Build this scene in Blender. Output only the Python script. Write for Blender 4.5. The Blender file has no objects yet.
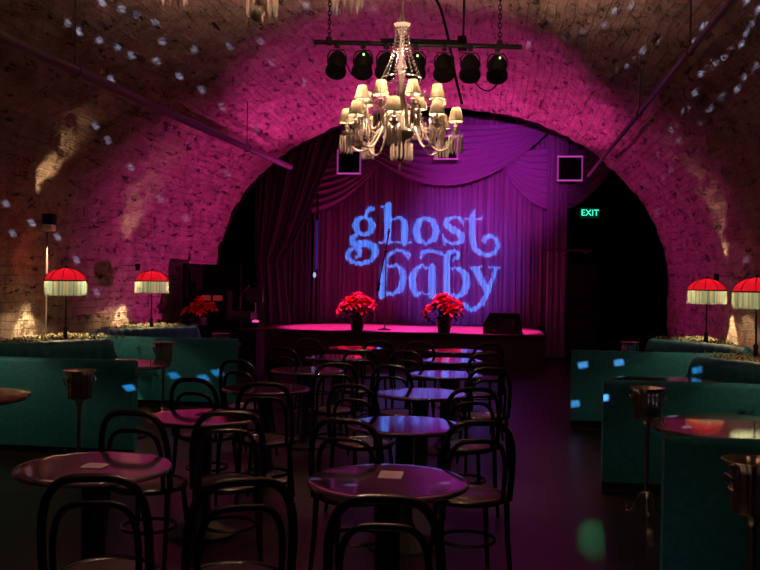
import bpy, bmesh, math, random
import numpy as np
from mathutils import Vector, Matrix
PI = math.pi
S = bpy.context.scene
COL = S.collection
rnd = random.Random(7)

# ------------------------------------------------------------------ camera
F = 886.0; HC = 1.61
YAW, PITCH, ROLL = math.radians(7.7), math.radians(-0.25), math.radians(0.9)
fw = Vector((-math.sin(YAW)*math.cos(PITCH), math.cos(YAW)*math.cos(PITCH), math.sin(PITCH)))
rt = Vector((math.cos(YAW), math.sin(YAW), 0)); up = rt.cross(fw)
rt2 = rt*math.cos(ROLL)+up*math.sin(ROLL); up2 = up*math.cos(ROLL)-rt*math.sin(ROLL)
CAMP = Vector((0, 0, HC))
def ray(px, py): return fw+rt2*((px-380)/F)-up2*((py-285)/F)
def P(px, py, d): return CAMP+ray(px, py)*d
def AY(px, py, y):
    v = ray(px, py); return CAMP+v*(y/v.y)
def AZ(px, py, z):
    v = ray(px, py); return CAMP+v*((z-HC)/v.z)
cd = bpy.data.cameras.new('camera'); cam = bpy.data.objects.new('camera', cd); COL.objects.link(cam)
cd.sensor_width = 36; cd.lens = 36*F/760; cd.clip_start = .05; cd.clip_end = 200
M = Matrix((( rt2.x, up2.x, -fw.x, 0), (rt2.y, up2.y, -fw.y, 0), (rt2.z, up2.z, -fw.z, HC), (0, 0, 0, 1)))
cam.matrix_world = M
S.camera = cam

# ------------------------------------------------------------------ materials
def nt(name):
    m = bpy.data.materials.new(name); m.use_nodes = True
    t = m.node_tree; return m, t, t.nodes, t.links, t.nodes['Principled BSDF']
def mat(name, col, rough=.5, metal=0, spec=.5, emit=None, es=0, sheen=0, coat=0, bump=0, bscale=60, var=0, trans=0):
    m, t, N, L, b = nt(name)
    b.inputs['Base Color'].default_value = (*col, 1); b.inputs['Roughness'].default_value = rough
    b.inputs['Metallic'].default_value = metal; b.inputs['Specular IOR Level'].default_value = spec
    b.inputs['Coat Weight'].default_value = coat; b.inputs['Coat Roughness'].default_value = .08
    b.inputs['Transmission Weight'].default_value = trans
    if sheen:
        b.inputs['Sheen Weight'].default_value = sheen; b.inputs['Sheen Roughness'].default_value = .4
        b.inputs['Sheen Tint'].default_value = (*[min(1, c*2+.25) for c in col], 1)
    if emit:
        b.inputs['Emission Color'].default_value = (*emit, 1); b.inputs['Emission Strength'].default_value = es
    if bump or var:
        tc = N.new('ShaderNodeTexCoord'); n = N.new('ShaderNodeTexNoise'); n.inputs['Scale'].default_value = bscale
        n.inputs['Detail'].default_value = 5
        L.new(tc.outputs['Object'], n.inputs['Vector'])
        if bump:
            bp = N.new('ShaderNodeBump'); bp.inputs['Strength'].default_value = bump; bp.inputs['Distance'].default_value = .01
            L.new(n.outputs['Fac'], bp.inputs['Height']); L.new(bp.outputs['Normal'], b.inputs['Normal'])
        if var:
            r = N.new('ShaderNodeValToRGB'); r.color_ramp.elements[0].position = .35; r.color_ramp.elements[1].position = .68
            r.color_ramp.elements[0].color = (*[c*(1-var) for c in col], 1); r.color_ramp.elements[1].color = (*[min(1, c*(1+var)) for c in col], 1)
            L.new(n.outputs['Fac'], r.inputs['Fac']); L.new(r.outputs['Color'], b.inputs['Base Color'])
    return m
def shade_mat(name, col, tr=.6, es=0.0, rough=.8, stripes=None, dens=.1, pleats=False):
    """thin lampshade cloth that lets light through"""
    m, t, N, L, b = nt(name)
    out = N['Material Output']
    b.inputs['Base Color'].default_value = (*col, 1); b.inputs['Roughness'].default_value = rough
    tl = N.new('ShaderNodeBsdfTranslucent'); tl.inputs['Color'].default_value = (*[c*dens for c in col], 1)
    mx = N.new('ShaderNodeMixShader'); mx.inputs[0].default_value = tr
    L.new(b.outputs[0], mx.inputs[1]); L.new(tl.outputs[0], mx.inputs[2]); L.new(mx.outputs[0], out.inputs[0])
    if es:
        b.inputs['Emission Color'].default_value = (*col, 1); b.inputs['Emission Strength'].default_value = es
    if pleats:
        tc = N.new('ShaderNodeTexCoord'); mp = N.new('ShaderNodeMapping'); mp.inputs['Location'].default_value = (-.5, -.5, 0)
        g = N.new('ShaderNodeTexGradient'); g.gradient_type = 'RADIAL'
        L.new(tc.outputs['Generated'], mp.inputs[0]); L.new(mp.outputs[0], g.inputs[0])
        a1 = N.new('ShaderNodeMath'); a1.operation = 'MULTIPLY'; a1.inputs[1].default_value = 26; L.new(g.outputs['Fac'], a1.inputs[0])
        a2 = N.new('ShaderNodeMath'); a2.operation = 'PINGPONG'; a2.inputs[1].default_value = .5; L.new(a1.outputs[0], a2.inputs[0])
        r = N.new('ShaderNodeValToRGB'); r.color_ramp.elements[0].position = .05; r.color_ramp.elements[1].position = .35
        r.color_ramp.elements[0].color = (*[c*.38 for c in col], 1); r.color_ramp.elements[1].color = (*col, 1)
        L.new(a2.outputs[0], r.inputs['Fac']); L.new(r.outputs[0], b.inputs['Base Color'])
        dm = N.new('ShaderNodeMixRGB'); dm.blend_type = 'MULTIPLY'; dm.inputs[0].default_value = 1; dm.inputs[2].default_value = (dens, dens, dens, 1)
        L.new(r.outputs[0], dm.inputs[1]); L.new(dm.outputs[0], tl.inputs['Color'])
    if stripes:
        uv = N.new('ShaderNodeUVMap'); sp = N.new('ShaderNodeSeparateXYZ'); L.new(uv.outputs[0], sp.inputs[0])
        n = N.new('ShaderNodeTexNoise'); n.noise_dimensions = '1D'; n.inputs['Scale'].default_value = 46; n.inputs['Detail'].default_value = 2
        L.new(sp.outputs['X'], n.inputs['W'])
        r = N.new('ShaderNodeValToRGB'); cr = r.color_ramp
        cr.elements[0].position = .38; cr.elements[0].color = (*stripes[0], 1)
        cr.elements[1].position = .62; cr.elements[1].color = (*stripes[1], 1)
        L.new(n.outputs['Fac'], r.inputs['Fac'])
        L.new(r.outputs[0], b.inputs['Base Color'])
        dm = N.new('ShaderNodeMixRGB'); dm.blend_type = 'MULTIPLY'; dm.inputs[0].default_value = 1; dm.inputs[2].default_value = (dens, dens, dens, 1)
        L.new(r.outputs[0], dm.inputs[1]); L.new(dm.outputs[0], tl.inputs['Color'])
    return m

def brick_mat(name):
    m, t, N, L, b = nt(name)
    uv = N.new('ShaderNodeUVMap')
    # wobble the courses
    nz = N.new('ShaderNodeTexNoise'); nz.inputs['Scale'].default_value = 1.6; nz.inputs['Detail'].default_value = 3
    L.new(uv.outputs[0], nz.inputs['Vector'])
    vm = N.new('ShaderNodeVectorMath'); vm.operation = 'MULTIPLY_ADD'; vm.inputs[1].default_value = (.06, .09, 0)
    L.new(nz.outputs['Color'], vm.inputs[0]); L.new(uv.outputs[0], vm.inputs[2])
    br = N.new('ShaderNodeTexBrick'); br.inputs['Scale'].default_value = 1
    br.inputs['Brick Width'].default_value = .27; br.inputs['Row Height'].default_value = .105
    br.inputs['Mortar Size'].default_value = .011; br.inputs['Mortar Smooth'].default_value = .55
    br.inputs['Color1'].default_value = (.8, .8, .8, 1); br.inputs['Color2'].default_value = (1, 1, 1, 1); br.inputs['Mortar'].default_value = (0, 0, 0, 1)
    L.new(vm.outputs[0], br.inputs['Vector'])
    def noise(scale, detail=6, rough=.6, stretch=None):
        n = N.new('ShaderNodeTexNoise'); n.inputs['Scale'].default_value = scale; n.inputs['Detail'].default_value = detail; n.inputs['Roughness'].default_value = rough
        if stretch:
            mp = N.new('ShaderNodeMapping'); mp.inputs['Scale'].default_value = stretch; L.new(vm.outputs[0], mp.inputs[0]); L.new(mp.outputs[0], n.inputs['Vector'])
        else: L.new(uv.outputs[0], n.inputs['Vector'])
        return n
    def ramp(src, p0, p1, c0=(0, 0, 0, 1), c1=(1, 1, 1, 1)):
        r = N.new('ShaderNodeValToRGB'); e = r.color_ramp.elements
        e[0].position = p0; e[1].position = p1; e[0].color = c0; e[1].color = c1
        L.new(src, r.inputs['Fac']); return r
    def math_(op, a, bb):
        q = N.new('ShaderNodeMath'); q.operation = op
        for i, x in enumerate((a, bb)):
            if hasattr(x, 'links'): L.new(x, q.inputs[i])
            else: q.inputs[i].default_value = x
        return q.outputs[0]
    big = noise(1.1, 4); patch = noise(3.2, 8, .7); fine = noise(26, 6, .7); crack = noise(2.9, 9, .76, (1, 2.6, 1))
    colr = ramp(patch.outputs['Fac'], .32, .7, (.26, .175, .145, 1), (.60, .45, .38, 1))
    # dark crevices: mortar joints that have lost their fill, and flaked spots
    joint = math_('MULTIPLY', ramp(br.outputs['Fac'], .3, .9).outputs[0], ramp(big.outputs['Fac'], .46, .66).outputs[0])
    flake = ramp(crack.outputs['Fac'], .565, .605).outputs[0]
    dark = math_('MAXIMUM', math_('MULTIPLY', joint, .38), math_('MULTIPLY', flake, .9))
    mx = N.new('ShaderNodeMixRGB'); mx.inputs[2].default_value = (.035, .022, .018, 1)
    L.new(dark, mx.inputs[0]); L.new(colr.outputs[0], mx.inputs[1])
    fr = ramp(fine.outputs['Fac'], .3, .7, (.72, .72, .72, 1), (1.1, 1.1, 1.1, 1))
    ml = N.new('ShaderNodeMixRGB'); ml.blend_type = 'MULTIPLY'; ml.inputs[0].default_value = 1
    L.new(mx.outputs[0], ml.inputs[1]); L.new(fr.outputs[0], ml.inputs[2])
    L.new(ml.outputs[0], b.inputs['Base Color'])
    h = math_('ADD', math_('MULTIPLY', math_('SUBTRACT', 1.0, br.outputs['Fac']), .3), math_('ADD', math_('MULTIPLY', patch.outputs['Fac'], 1.7), math_('MULTIPLY', fine.outputs['Fac'], .35)))
    h = math_('SUBTRACT', h, math_('MULTIPLY', dark, .9))
    bp = N.new('ShaderNodeBump'); bp.inputs['Strength'].default_value = 1; bp.inputs['Distance'].default_value = .085
    L.new(h, bp.inputs['Height']); L.new(bp.outputs['Normal'], b.inputs['Normal'])
    b.inputs['Roughness'].default_value = .75; b.inputs['Specular IOR Level'].default_value = .3
    return m

MT = dict(
    brick=brick_mat('old_brick'),
    floor=mat('dark_floor', (.007, .005, .005), .34, spec=.45, bump=.15, bscale=9, var=.35),
    black=mat('black_paint', (.0025, .002, .0025), .55, spec=.25),
    matte=mat('black_masking', (.004, .003, .004), .95, spec=.1),
    chair=mat('black_lacquer', (.003, .002, .002), .2, spec=.45),
    cane=mat('seat_veneer', (.03, .018, .018), .3, var=.2, bscale=30),
    tabletop=mat('polished_stone', (.022, .013, .020), .07, spec=.8, coat=1, var=.45, bscale=9),
    boothtop=mat('polished_wood_stone', (.12, .085, .075), .06, spec=.6, coat=.5, var=.35, bscale=8),
    iron=mat('cast_iron', (.01, .009, .009), .4, bump=.1),
    teal=mat('teal_velvet', (.008, .135, .190), .6, spec=.25, sheen=.07, bump=.12, bscale=26, var=.18),
    tealdeep=mat('teal_velvet_channel', (.008, .130, .185), .58, spec=.3, sheen=.1, bump=.1, bscale=20, var=.15),
    plinth=mat('black_plinth', (.005, .005, .005), .7),
    brass=mat('aged_silver_brass', (.66, .66, .60), .14, metal=1),
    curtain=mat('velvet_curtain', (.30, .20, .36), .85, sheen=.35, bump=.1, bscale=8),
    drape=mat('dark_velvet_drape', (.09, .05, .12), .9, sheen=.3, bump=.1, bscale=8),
    swag=mat('satin_swag', (.30, .17, .38), .55, sheen=.4),
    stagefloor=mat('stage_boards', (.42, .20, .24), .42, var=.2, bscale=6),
    stagefront=mat('stage_fascia', (.03, .010, .010), .5, var=.2, bscale=4),
    steel=mat('painted_pipe', (.10, .065, .08), .38, metal=.2),
    stemglass=mat('smoky_stem_glass', (.20, .17, .15), .12, spec=1, coat=.4),
    crystal=mat('crystal', (.56, .49, .43), .10, spec=1, coat=.6),
    beads=mat('crystal_beads', (.035, .03, .03), .1, spec=.8, coat=.3),
    candle=mat('candle_sleeve', (.72, .70, .70), .4),
    pleat=shade_mat('cream_pleated_cloth', (.92, .80, .50), .6, dens=.019, pleats=True),
    trimb=mat('shade_trim', (.012, .008, .003), .8, spec=.1),
    redshade=shade_mat('red_lamp_cloth', (.80, .012, .06), .6, dens=.105),
    fringe=shade_mat('gold_fringe', (.9, .75, .4), .6, stripes=((.22, .56, .68), (.95, .90, .62)), dens=.066),
    lampmetal=mat('bronze_lamp_metal', (.03, .022, .018), .4, metal=.6),
    leaf=mat('dark_leaf', (.018, .04, .014), .5, var=.4, bscale=20),
    bract=mat('red_bract', (.85, .018, .015), .55, var=.15, bscale=20),
    pot=mat('dark_pot', (.010, .010, .009), .5),
    moss=mat('ledge_greens', (.045, .042, .013), .8, var=.5, bscale=14),
    paper=mat('card', (.13, .075, .09), .7),
    ledge=mat('ledge_stone', (.16, .11, .08), .85, var=.3, bscale=5),
    lens=mat('lamp_lens', (.02, .02, .02), .1, coat=1),
    neon=mat('magenta_tube', (.3, .05, .25), .4, emit=(1, .10, .80), es=.45),
    neonside=mat('magenta_tube_dim', (.3, .05, .25), .4, emit=(1, .10, .80), es=.22),
    exitgreen=mat('exit_letters', (0, .3, .2), .4, emit=(.05, 1, .55), es=1.6),
    exitpanel=mat('exit_panel', (.004, .02, .014), .4, emit=(0, .5, .3), es=.035),
    blueled=mat('blue_led', (.05, .05, .3), .4, emit=(.10, .12, 1), es=.10),
    blueledhot=mat('blue_led_bulb', (.3, .3, .6), .4, emit=(.45, .5, 1), es=.8),
    greenled=mat('green_indicator', (.1, .3, .05), .4, emit=(.5, 1, .3), es=2),
    redled=mat('red_display', (.3, .02, .02), .4, emit=(1, .08, .07), es=.10),
    pinkled=mat('pink_lamp_lens', (.4, .1, .3), .4, emit=(1, .12, .45), es=.8),
    pale=mat('pale_lantern_face', (.85, .76, .70), .6),
    wine=mat('dark_door_paint', (.012, .005, .008), .5),
)

# ------------------------------------------------------------------ mesh builder
class MB:
    def __init__(s): s.v = []; s.f = []; s.uv = None; s.smooth = []
    def add(s, vs, fs, smooth=True):
        o = len(s.v); s.v += [tuple(v) for v in vs]; s.f += [tuple(i+o for i in f) for f in fs]; s.smooth += [smooth]*len(fs)
        return s
    def box(s, c, d, rz=0, bev=0):
        bm = bmesh.new(); bmesh.ops.create_cube(bm, size=1)
        bmesh.ops.scale(bm, vec=d, verts=bm.verts)
        if bev: bmesh.ops.bevel(bm, geom=list(bm.edges), offset=bev, segments=2, affect='EDGES', profile=.5)
        if rz: bmesh.ops.rotate(bm, cent=(0, 0, 0), matrix=Matrix.Rotation(rz, 3, 'Z'), verts=bm.verts)
        bmesh.ops.translate(bm, vec=c, verts=bm.verts)
        bm.verts.index_update()
        s.add([v.co[:] for v in bm.verts], [[v.index for v in f.verts] for f in bm.faces], False); bm.free(); return s
    def tube(s, pts, r, n=8, closed=False, cap=True):
        pts = [Vector(p) for p in pts]; k = len(pts)
        rr = r if isinstance(r, (list, tuple)) else [r]*k
        vs = []; prev = None
        for i, p in enumerate(pts):
            a = pts[(i-1) % k] if (closed or i > 0) else p; b = pts[(i+1) % k] if (closed or i < k-1) else p
            t = (b-a)
            t = t.normalized() if t.length > 1e-9 else Vector((0, 0, 1))
            if prev is None:
                q = Vector((0, 0, 1)) if abs(t.z) < .9 else Vector((1, 0, 0))
                u = t.cross(q).normalized()
            else:
                u = (prev-t*prev.dot(t)); u = u.normalized() if u.length > 1e-6 else t.orthogonal().normalized()
            prev = u; w = t.cross(u)
            for j in range(n):
                a_ = 2*PI*j/n; vs.append(p+(u*math.cos(a_)+w*math.sin(a_))*rr[i])
        fs = []
        for i in range(k if closed else k-1):
            for j in range(n):
                A = i*n+j; B = i*n+(j+1) % n; C_ = ((i+1) % k)*n+(j+1) % n; D = ((i+1) % k)*n+j
                fs.append((A, B, C_, D))
        if cap and not closed: fs += [tuple(range(n-1, -1, -1)), tuple((k-1)*n+j for j in range(n))]
        return s.add(vs, fs)
    def lathe(s, prof, n=24, c=(0, 0, 0), flute=0, fn=0):
        vs = []; k = len(prof)
        for r, z in prof:
            for j in range(n):
                a = 2*PI*j/n; q = r*(1+flute*math.cos(fn*a)) if flute else r
                vs.append((c[0]+q*math.cos(a), c[1]+q*math.sin(a), c[2]+z))
        fs = []
        for i in range(k-1):
            for j in range(n):
                fs.append((i*n+j, i*n+(j+1) % n, (i+1)*n+(j+1) % n, (i+1)*n+j))
        if prof[0][0] > 1e-4: fs.append(tuple(range(n-1, -1, -1)))
        if prof[-1][0] > 1e-4: fs.append(tuple((k-1)*n+j for j in range(n)))
        return s.add(vs, fs)
    def shell(s, prof, n=24, c=(0, 0, 0)):     # open lathe, no caps
        vs = []; k = len(prof)
        for r, z in prof:
            for j in range(n): a = 2*PI*j/n; vs.append((c[0]+r*math.cos(a), c[1]+r*math.sin(a), c[2]+z))
        fs = [(i*n+j, i*n+(j+1) % n, (i+1)*n+(j+1) % n, (i+1)*n+j) for i in range(k-1) for j in range(n)]
        return s.add(vs, fs)
    def grid(s, fn, nu, nv, smooth=True):
        vs = [fn(i/nu, j/nv) for i in range(nu+1) for j in range(nv+1)]
        fs = [(i*(nv+1)+j, (i+1)*(nv+1)+j, (i+1)*(nv+1)+j+1, i*(nv+1)+j+1) for i in range(nu) for j in range(nv)]
        return s.add(vs, fs, smooth)
    def ball(s, c, r, n=8, sz=1):
        return s.lathe([(r*math.sin(PI*i/n)+1e-5, -r*sz*math.cos(PI*i/n)) for i in range(n+1)], n+2, c)
    def sweep(s, frames, caps=True):            # frames: list of closed point rings
        n = len(frames[0]); vs = [p for f in frames for p in f]; k = len(frames)
        fs = [(i*n+j, i*n+(j+1) % n, (i+1)*n+(j+1) % n, (i+1)*n+j) for i in range(k-1) for j in range(n)]
        if caps: fs += [tuple(range(n-1, -1, -1)), tuple((k-1)*n+j for j in range(n))]
        return s.add(vs, fs)
    def prism(s, poly, z0, z1):
        n = len(poly)
        vs = [(x, y, z0) for x, y in poly]+[(x, y, z1) for x, y in poly]
        fs = [tuple(range(n-1, -1, -1)), tuple(range(n, 2*n))]+[(i, (i+1) % n, n+(i+1) % n, n+i) for i in range(n)]
        return s.add(vs, fs, False)
    def build(s, name, m, parent=None, loc=None, smooth=None, fix=True):
        me = bpy.data.meshes.new(name); me.from_pydata(s.v, [], s.f)
        if fix:
            bm = bmesh.new(); bm.from_mesh(me); bmesh.ops.recalc_face_normals(bm, faces=bm.faces); bm.to_mesh(me); bm.free()
        sm = s.smooth if smooth is None else [smooth]*len(s.f)
        me.polygons.foreach_set('use_smooth', sm)
        me.materials.append(MT[m] if isinstance(m, str) else m)
        try: me.set_sharp_from_angle(angle=math.radians(50))
        except Exception: pass
        o = bpy.data.objects.new(name, me); COL.objects.link(o)
        if parent: o.parent = parent
        if loc: o.location = loc
        return o
def thing(name, label, cat, loc=(0, 0, 0), rz=0, group=None):
    o = bpy.data.objects.new(name, None); o.empty_display_size = .1; COL.objects.link(o)
    o.location = loc; o.rotation_euler = (0, 0, rz); tag(o, label, cat, group); return o
def tag(o, label, cat, group=None):
    o['label'] = label; o['category'] = cat
    if group: o['group'] = group
    return o
def struct(o): o['kind'] = 'structure'; return o
def copy_tree(o, parent=None):
    c = o.copy(); COL.objects.link(c)
    if parent: c.parent = parent
    for ch in list(o.children): copy_tree(ch, c)
    return c
def copy_thing(src, label, loc, rz=0, group=None):
    c = copy_tree(src); c.location = loc; c.rotation_euler = (0, 0, rz); c['label'] = label
    if group: c['group'] = group
    return c
def point(name, parent, loc, e, col, r=.02):
    l = bpy.data.lights.new(name, 'POINT'); l.energy = e; l.color = col; l.shadow_soft_size = r
    o = bpy.data.objects.new(name, l); COL.objects.link(o); o.parent = parent; o.location = loc; return o
def spot(name, parent, loc, target, e, col, ang, blend=.3, r=.03):
    """loc and target are in the parent's (unrotated) space"""
    l = bpy.data.lights.new(name, 'SPOT'); l.energy = e; l.color = col; l.shadow_soft_size = r
    l.spot_size = math.radians(ang); l.spot_blend = blend
    o = bpy.data.objects.new(name, l); COL.objects.link(o); o.parent = parent; o.location = loc
    d = Vector(target)-Vector(loc); o.rotation_euler = d.to_track_quat('-Z', 'Y').to_euler(); return o
def catmull(pts, step=.04):
    pts = [Vector(p) for p in pts]; out = []
    q = [pts[0]*2-pts[1]]+pts+[pts[-1]*2-pts[-2]]
    for i in range(1, len(q)-2):
        a, b, c, d = q[i-1], q[i], q[i+1], q[i+2]
        n = max(2, int((c-b).length/step))
        for k in range(n):
            t = k/n
            out.append(.5*((2*b)+(c-a)*t+(2*a-5*b+4*c-d)*t*t+(3*b-a-3*c+d)*t**3))
    out.append(pts[-1]); return out
def vnoise(x, y, seed):
    rs = np.random.RandomState(seed); T = rs.rand(256, 256)
    xi = np.floor(x).astype(int); yi = np.floor(y).astype(int); fx = x-xi; fy = y-yi
    fx = fx*fx*(3-2*fx); fy = fy*fy*(3-2*fy)
    g = lambda a, b: T[a % 256, b % 256]
    return (g(xi, yi)*(1-fx)+g(xi+1, yi)*fx)*(1-fy)+(g(xi, yi+1)*(1-fx)+g(xi+1, yi+1)*fx)*fy

# ------------------------------------------------------------------ the room
VX, VA, VZ, VB = -1.25, 4.32, 1.60, 3.34
Y0, Y1 = -3.2, 16.9
ST = .64                                      # stage height
def vault():
    # profile by arc length, from the left floor edge over the crown to the right floor edge
    pr = [(VX-VA, z) for z in np.linspace(-.02, VZ, 40)]
    for a in np.linspace(PI, 0, 1500)[1:]: pr.append((VX+VA*math.cos(a), VZ+VB*math.sin(a)))
    pr += [(VX+VA, z) for z in np.linspace(VZ, -.02, 40)[1:]]
    pr = np.array(pr); d = np.r_[0, np.cumsum(np.hypot(*np.diff(pr, axis=0).T))]
    nu = 300; s_ = np.linspace(0, d[-1], nu+1)
    X = np.interp(s_, d, pr[:, 0]); Z = np.interp(s_, d, pr[:, 1])
    tx = np.gradient(X); tz = np.gradient(Z); ln = np.hypot(tx, tz); nx, nz_ = tz/ln, -tx/ln
    ys = np.r_[np.linspace(Y0, 5.5, 60)[:-1], np.linspace(5.5, Y1, 240)]
    nv = len(ys)-1
    SS, YY = np.meshgrid(s_, ys, indexing='ij')
    D = (vnoise(SS*.7, YY*.5, 1)-.5)*.10+(vnoise(SS*2.6, YY*1.7, 2)-.5)*.10+(vnoise(SS*9.5, YY*4.2, 3)-.5)*.085+(vnoise(SS*5.2+9, YY*2.6, 7)-.5)*.07+(vnoise(SS*17, YY*12, 5)-.5)*.028
    D = (D-.02)*np.clip(.35+(Y1-YY)/.9, .35, 1)*np.clip((Z[:, None]-1.3)/.9, .28, 1)
    V = np.stack([X[:, None]+nx[:, None]*D, YY+(vnoise(SS*5, YY*0+3, 4)-.5)*.12*(YY > Y1-.01), Z[:, None]+nz_[:, None]*D], -1).reshape(-1, 3)
    n1 = nv+1
    idx = np.arange((nu+1)*n1).reshape(nu+1, n1)
    Q = np.stack([idx[:-1, :-1], idx[1:, :-1], idx[1:, 1:], idx[:-1, 1:]], -1).reshape(-1, 4)
    me = bpy.data.meshes.new('ceiling'); me.from_pydata(V.tolist(), [], Q.tolist())
    uvl = me.uv_layers.new(name='UVMap')
    UV = np.stack([YY, SS], -1).reshape(-1, 2)
    li = np.empty(len(me.loops), int); me.loops.foreach_get('vertex_index', li)
    uvl.data.foreach_set('uv', UV[li].ravel().astype(np.float32))
    me.polygons.foreach_set('use_smooth', [True]*len(me.polygons))
    me.materials.append(MT['brick'])
    o = bpy.data.objects.new('ceiling', me); COL.objects.link(o); return struct(o)
vault_o = vault()
struct(MB().box((VX, 9, -.05), (10.6, 25, .1)).build('floor', 'floor'))
struct(MB().box((VX, Y0-.06, 2.6), (9.4, .12, 5.6)).build('wall_back', 'matte'))
# end wall around the arch opening, then the black stage house behind it
def arch_wall():
    m = MB(); n = 72; inner = []; outer = []
    R_in = 1.008
    for i in range(n+1):
        a = PI-PI*i/n
        inner.append((VX+(VA*R_in)*math.cos(a), VZ+(VB*R_in)*math.sin(a)))
    inner = [(VX-VA*R_in, 0)]+inner+[(VX+VA*R_in, 0)]
    for (x, z) in inner:
        dx, dz = x-VX, z-1.6
        t = min(5.6/abs(dx) if abs(dx) > 1e-6 else 99, 4.9/dz if dz > 1e-6 else 99)
        outer.append((VX+dx*t, z if dz <= 0 else 1.6+dz*t))
    vs = []
    for y in (Y1+.02, Y1+.3):
        vs += [(x, y, z) for x, z in inner]+[(x, y, z) for x, z in outer]
    k = len(inner); fs = []
    for i in range(k-1):
        fs += [(i, i+1, k+i+1, k+i), (2*k+i, 3*k+i, 3*k+i+1, 2*k+i+1), (i, 2*k+i, 2*k+i+1, i+1)]
    return struct(m.add(vs, fs, False).build('wall_stage_arch', 'matte'))
arch_wall()
struct(MB().box((VX, 20.95, 3), (11.4, .1, 6.8)).build('wall_stage_back', 'matte'))
struct(MB().box((-6.85, 19, 3), (.1, 4, 6.8)).build('wall_stage_left', 'matte'))
struct(MB().box((4.35, 19, 3), (.1, 4, 6.8)).build('wall_stage_right', 'matte'))
struct(MB().box((VX, 19, 6.4), (11.4, 4.1, .1)).build('ceiling_stage', 'matte'))
dr = struct(MB().box((0, 0, 1.05), (.92, .06, 2.1), bev=.006).box((0, -.035, 1.5), (.66, .02, .8), bev=.01).box((0, -.035, .5), (.66, .02, .7), bev=.01).build('door_1', 'wine', loc=(1.82, 20.86, 0)))
MB().tube([(-.36, -.05, 1.0), (-.36, -.09, 1.0), (-.26, -.09, 1.0)], .012).build('door_handle', 'brass', dr)

# ------------------------------------------------------------------ stage
st = thing('stage', 'low raised stage with pink-lit floorboards and a dark fascia under the arch', 'stage', (0, 0, 0))
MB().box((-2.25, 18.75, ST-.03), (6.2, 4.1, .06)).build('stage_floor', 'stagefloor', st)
MB().box((-2.25, 16.76, (ST-.06)/2), (6.2, .06, ST-.06)).box((.82, 18.8, (ST-.06)/2), (.06, 4.0, ST-.06)).box((-5.32, 18.8, (ST-.06)/2), (.06, 4.0, ST-.06)).build('fascia', 'stagefront', st)
MB().box((-2.25, 16.715, ST-.025), (6.24, .05, .07), bev=.01).build('nosing', 'stagefront', st)

def drape(x0, x1, y, z0, z1, folds, amp, seed, wfun=None, nz=14, drift=.3):
    r = random.Random(seed); k = [(r.uniform(.7, 1.3), r.uniform(0, 6.28), r.uniform(.4, 1)) for _ in range(4)]
    def fn(u, v):
        z = z0+(z1-z0)*v
        a, b = (x0, x1) if not wfun else wfun(v)
        x = a+(b-a)*u; ph = 2*PI*folds*u
        o = math.sin(ph+1.2*math.sin(ph*.23*k[0][0]+k[0][1])+drift*math.sin(v*5+u*20))*.6+math.sin(ph*.53*k[1][0]+k[1][1])*.4+.25*math.sin(ph*1.9*k[2][0]+k[2][1])
        return (x+.02*math.sin(ph*.7+k[3][1])*(1-v), y+amp*o*(1.15-.3*v), z)
    return fn
cu = tag(MB().grid(drape(-4.25, 1.05, 20.05, ST+.01, 5.35, 44, .075, 1), 640, 14).build('stage_curtain', 'curtain', fix=False), 'wide pleated purple curtain closing the back of the stage, carrying the blue projected words', 'curtain')
# tied-back leg drape on the left, flat legs both sides
def leftw(v):
    z = ST+(5.2-ST)*v
    if z < 2.0: return (-5.2, -4.62+.20*max(0, (2.0-z)/1.4))
    t = (z-2.0)/3.2; return (-5.25, -4.62+1.35*t**.8)
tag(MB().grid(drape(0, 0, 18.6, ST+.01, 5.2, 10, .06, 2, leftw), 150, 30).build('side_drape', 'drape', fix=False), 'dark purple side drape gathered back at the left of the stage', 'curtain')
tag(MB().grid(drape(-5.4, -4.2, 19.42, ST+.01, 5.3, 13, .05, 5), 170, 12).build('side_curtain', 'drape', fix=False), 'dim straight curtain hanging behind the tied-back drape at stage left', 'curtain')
tag(MB().grid(drape(.98, 1.42, 19.5, .02, 5.3, 5, .05, 8), 80, 12).build('side_curtain', 'curtain', fix=False), 'narrow dim violet curtain hanging beside the black doorway at stage right', 'curtain')

def swag(name, label, A, B, ybase, sag0, sag1, folds, amp, bulge):
    def fn(u, v):
        w = 4*u*(1-u)
        x = A[0]+(B[0]-A[0])*u; z = A[1]+(B[1]-A[1])*u
        pinch = .12+.88*w**.6
        s = sag0*w+(sag1-sag0)*v*w + .22*v*(1-w)
        o = amp*math.sin(2*PI*folds*v+.8*math.sin(3*u+v*2))*pinch
        return (x, ybase-bulge*w*(.3+.7*math.sin(PI*min(1, v*.9)))-o, z-s)
    return tag(MB().grid(fn, 60, 110).build(name, 'swag', fix=False), label, 'swag')
a, b, c_ = AY(338, 118, 19.6), AY(548, 122, 19.6), AY(437, 186, 19.6)
swag('curtain_swag', 'large central swag of draped purple cloth across the top of the stage curtain', (a.x, a.z), (b.x, b.z), 19.6, .12, (a.z+b.z)/2-c_.z, 9, .035, .22)
a, b, c_ = AY(496, 150, 19.75), AY(636, 118, 19.75), AY(566, 210, 19.75)
swag('curtain_swag', 'side swag of draped purple cloth at upper right of the stage curtain', (a.x, a.z), (b.x, b.z), 19.75, .25, (a.z+b.z)/2-c_.z, 8, .035, .15)
a, b, c_ = AY(386, 148, 19.75), AY(226, 140, 19.75), AY(310, 214, 19.75)
swag('curtain_swag', 'side swag of draped dark purple cloth at upper left of the stage curtain', (a.x, a.z), (b.x, b.z), 19.75, .25, (a.z+b.z)/2-c_.z, 8, .035, .15)

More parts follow.
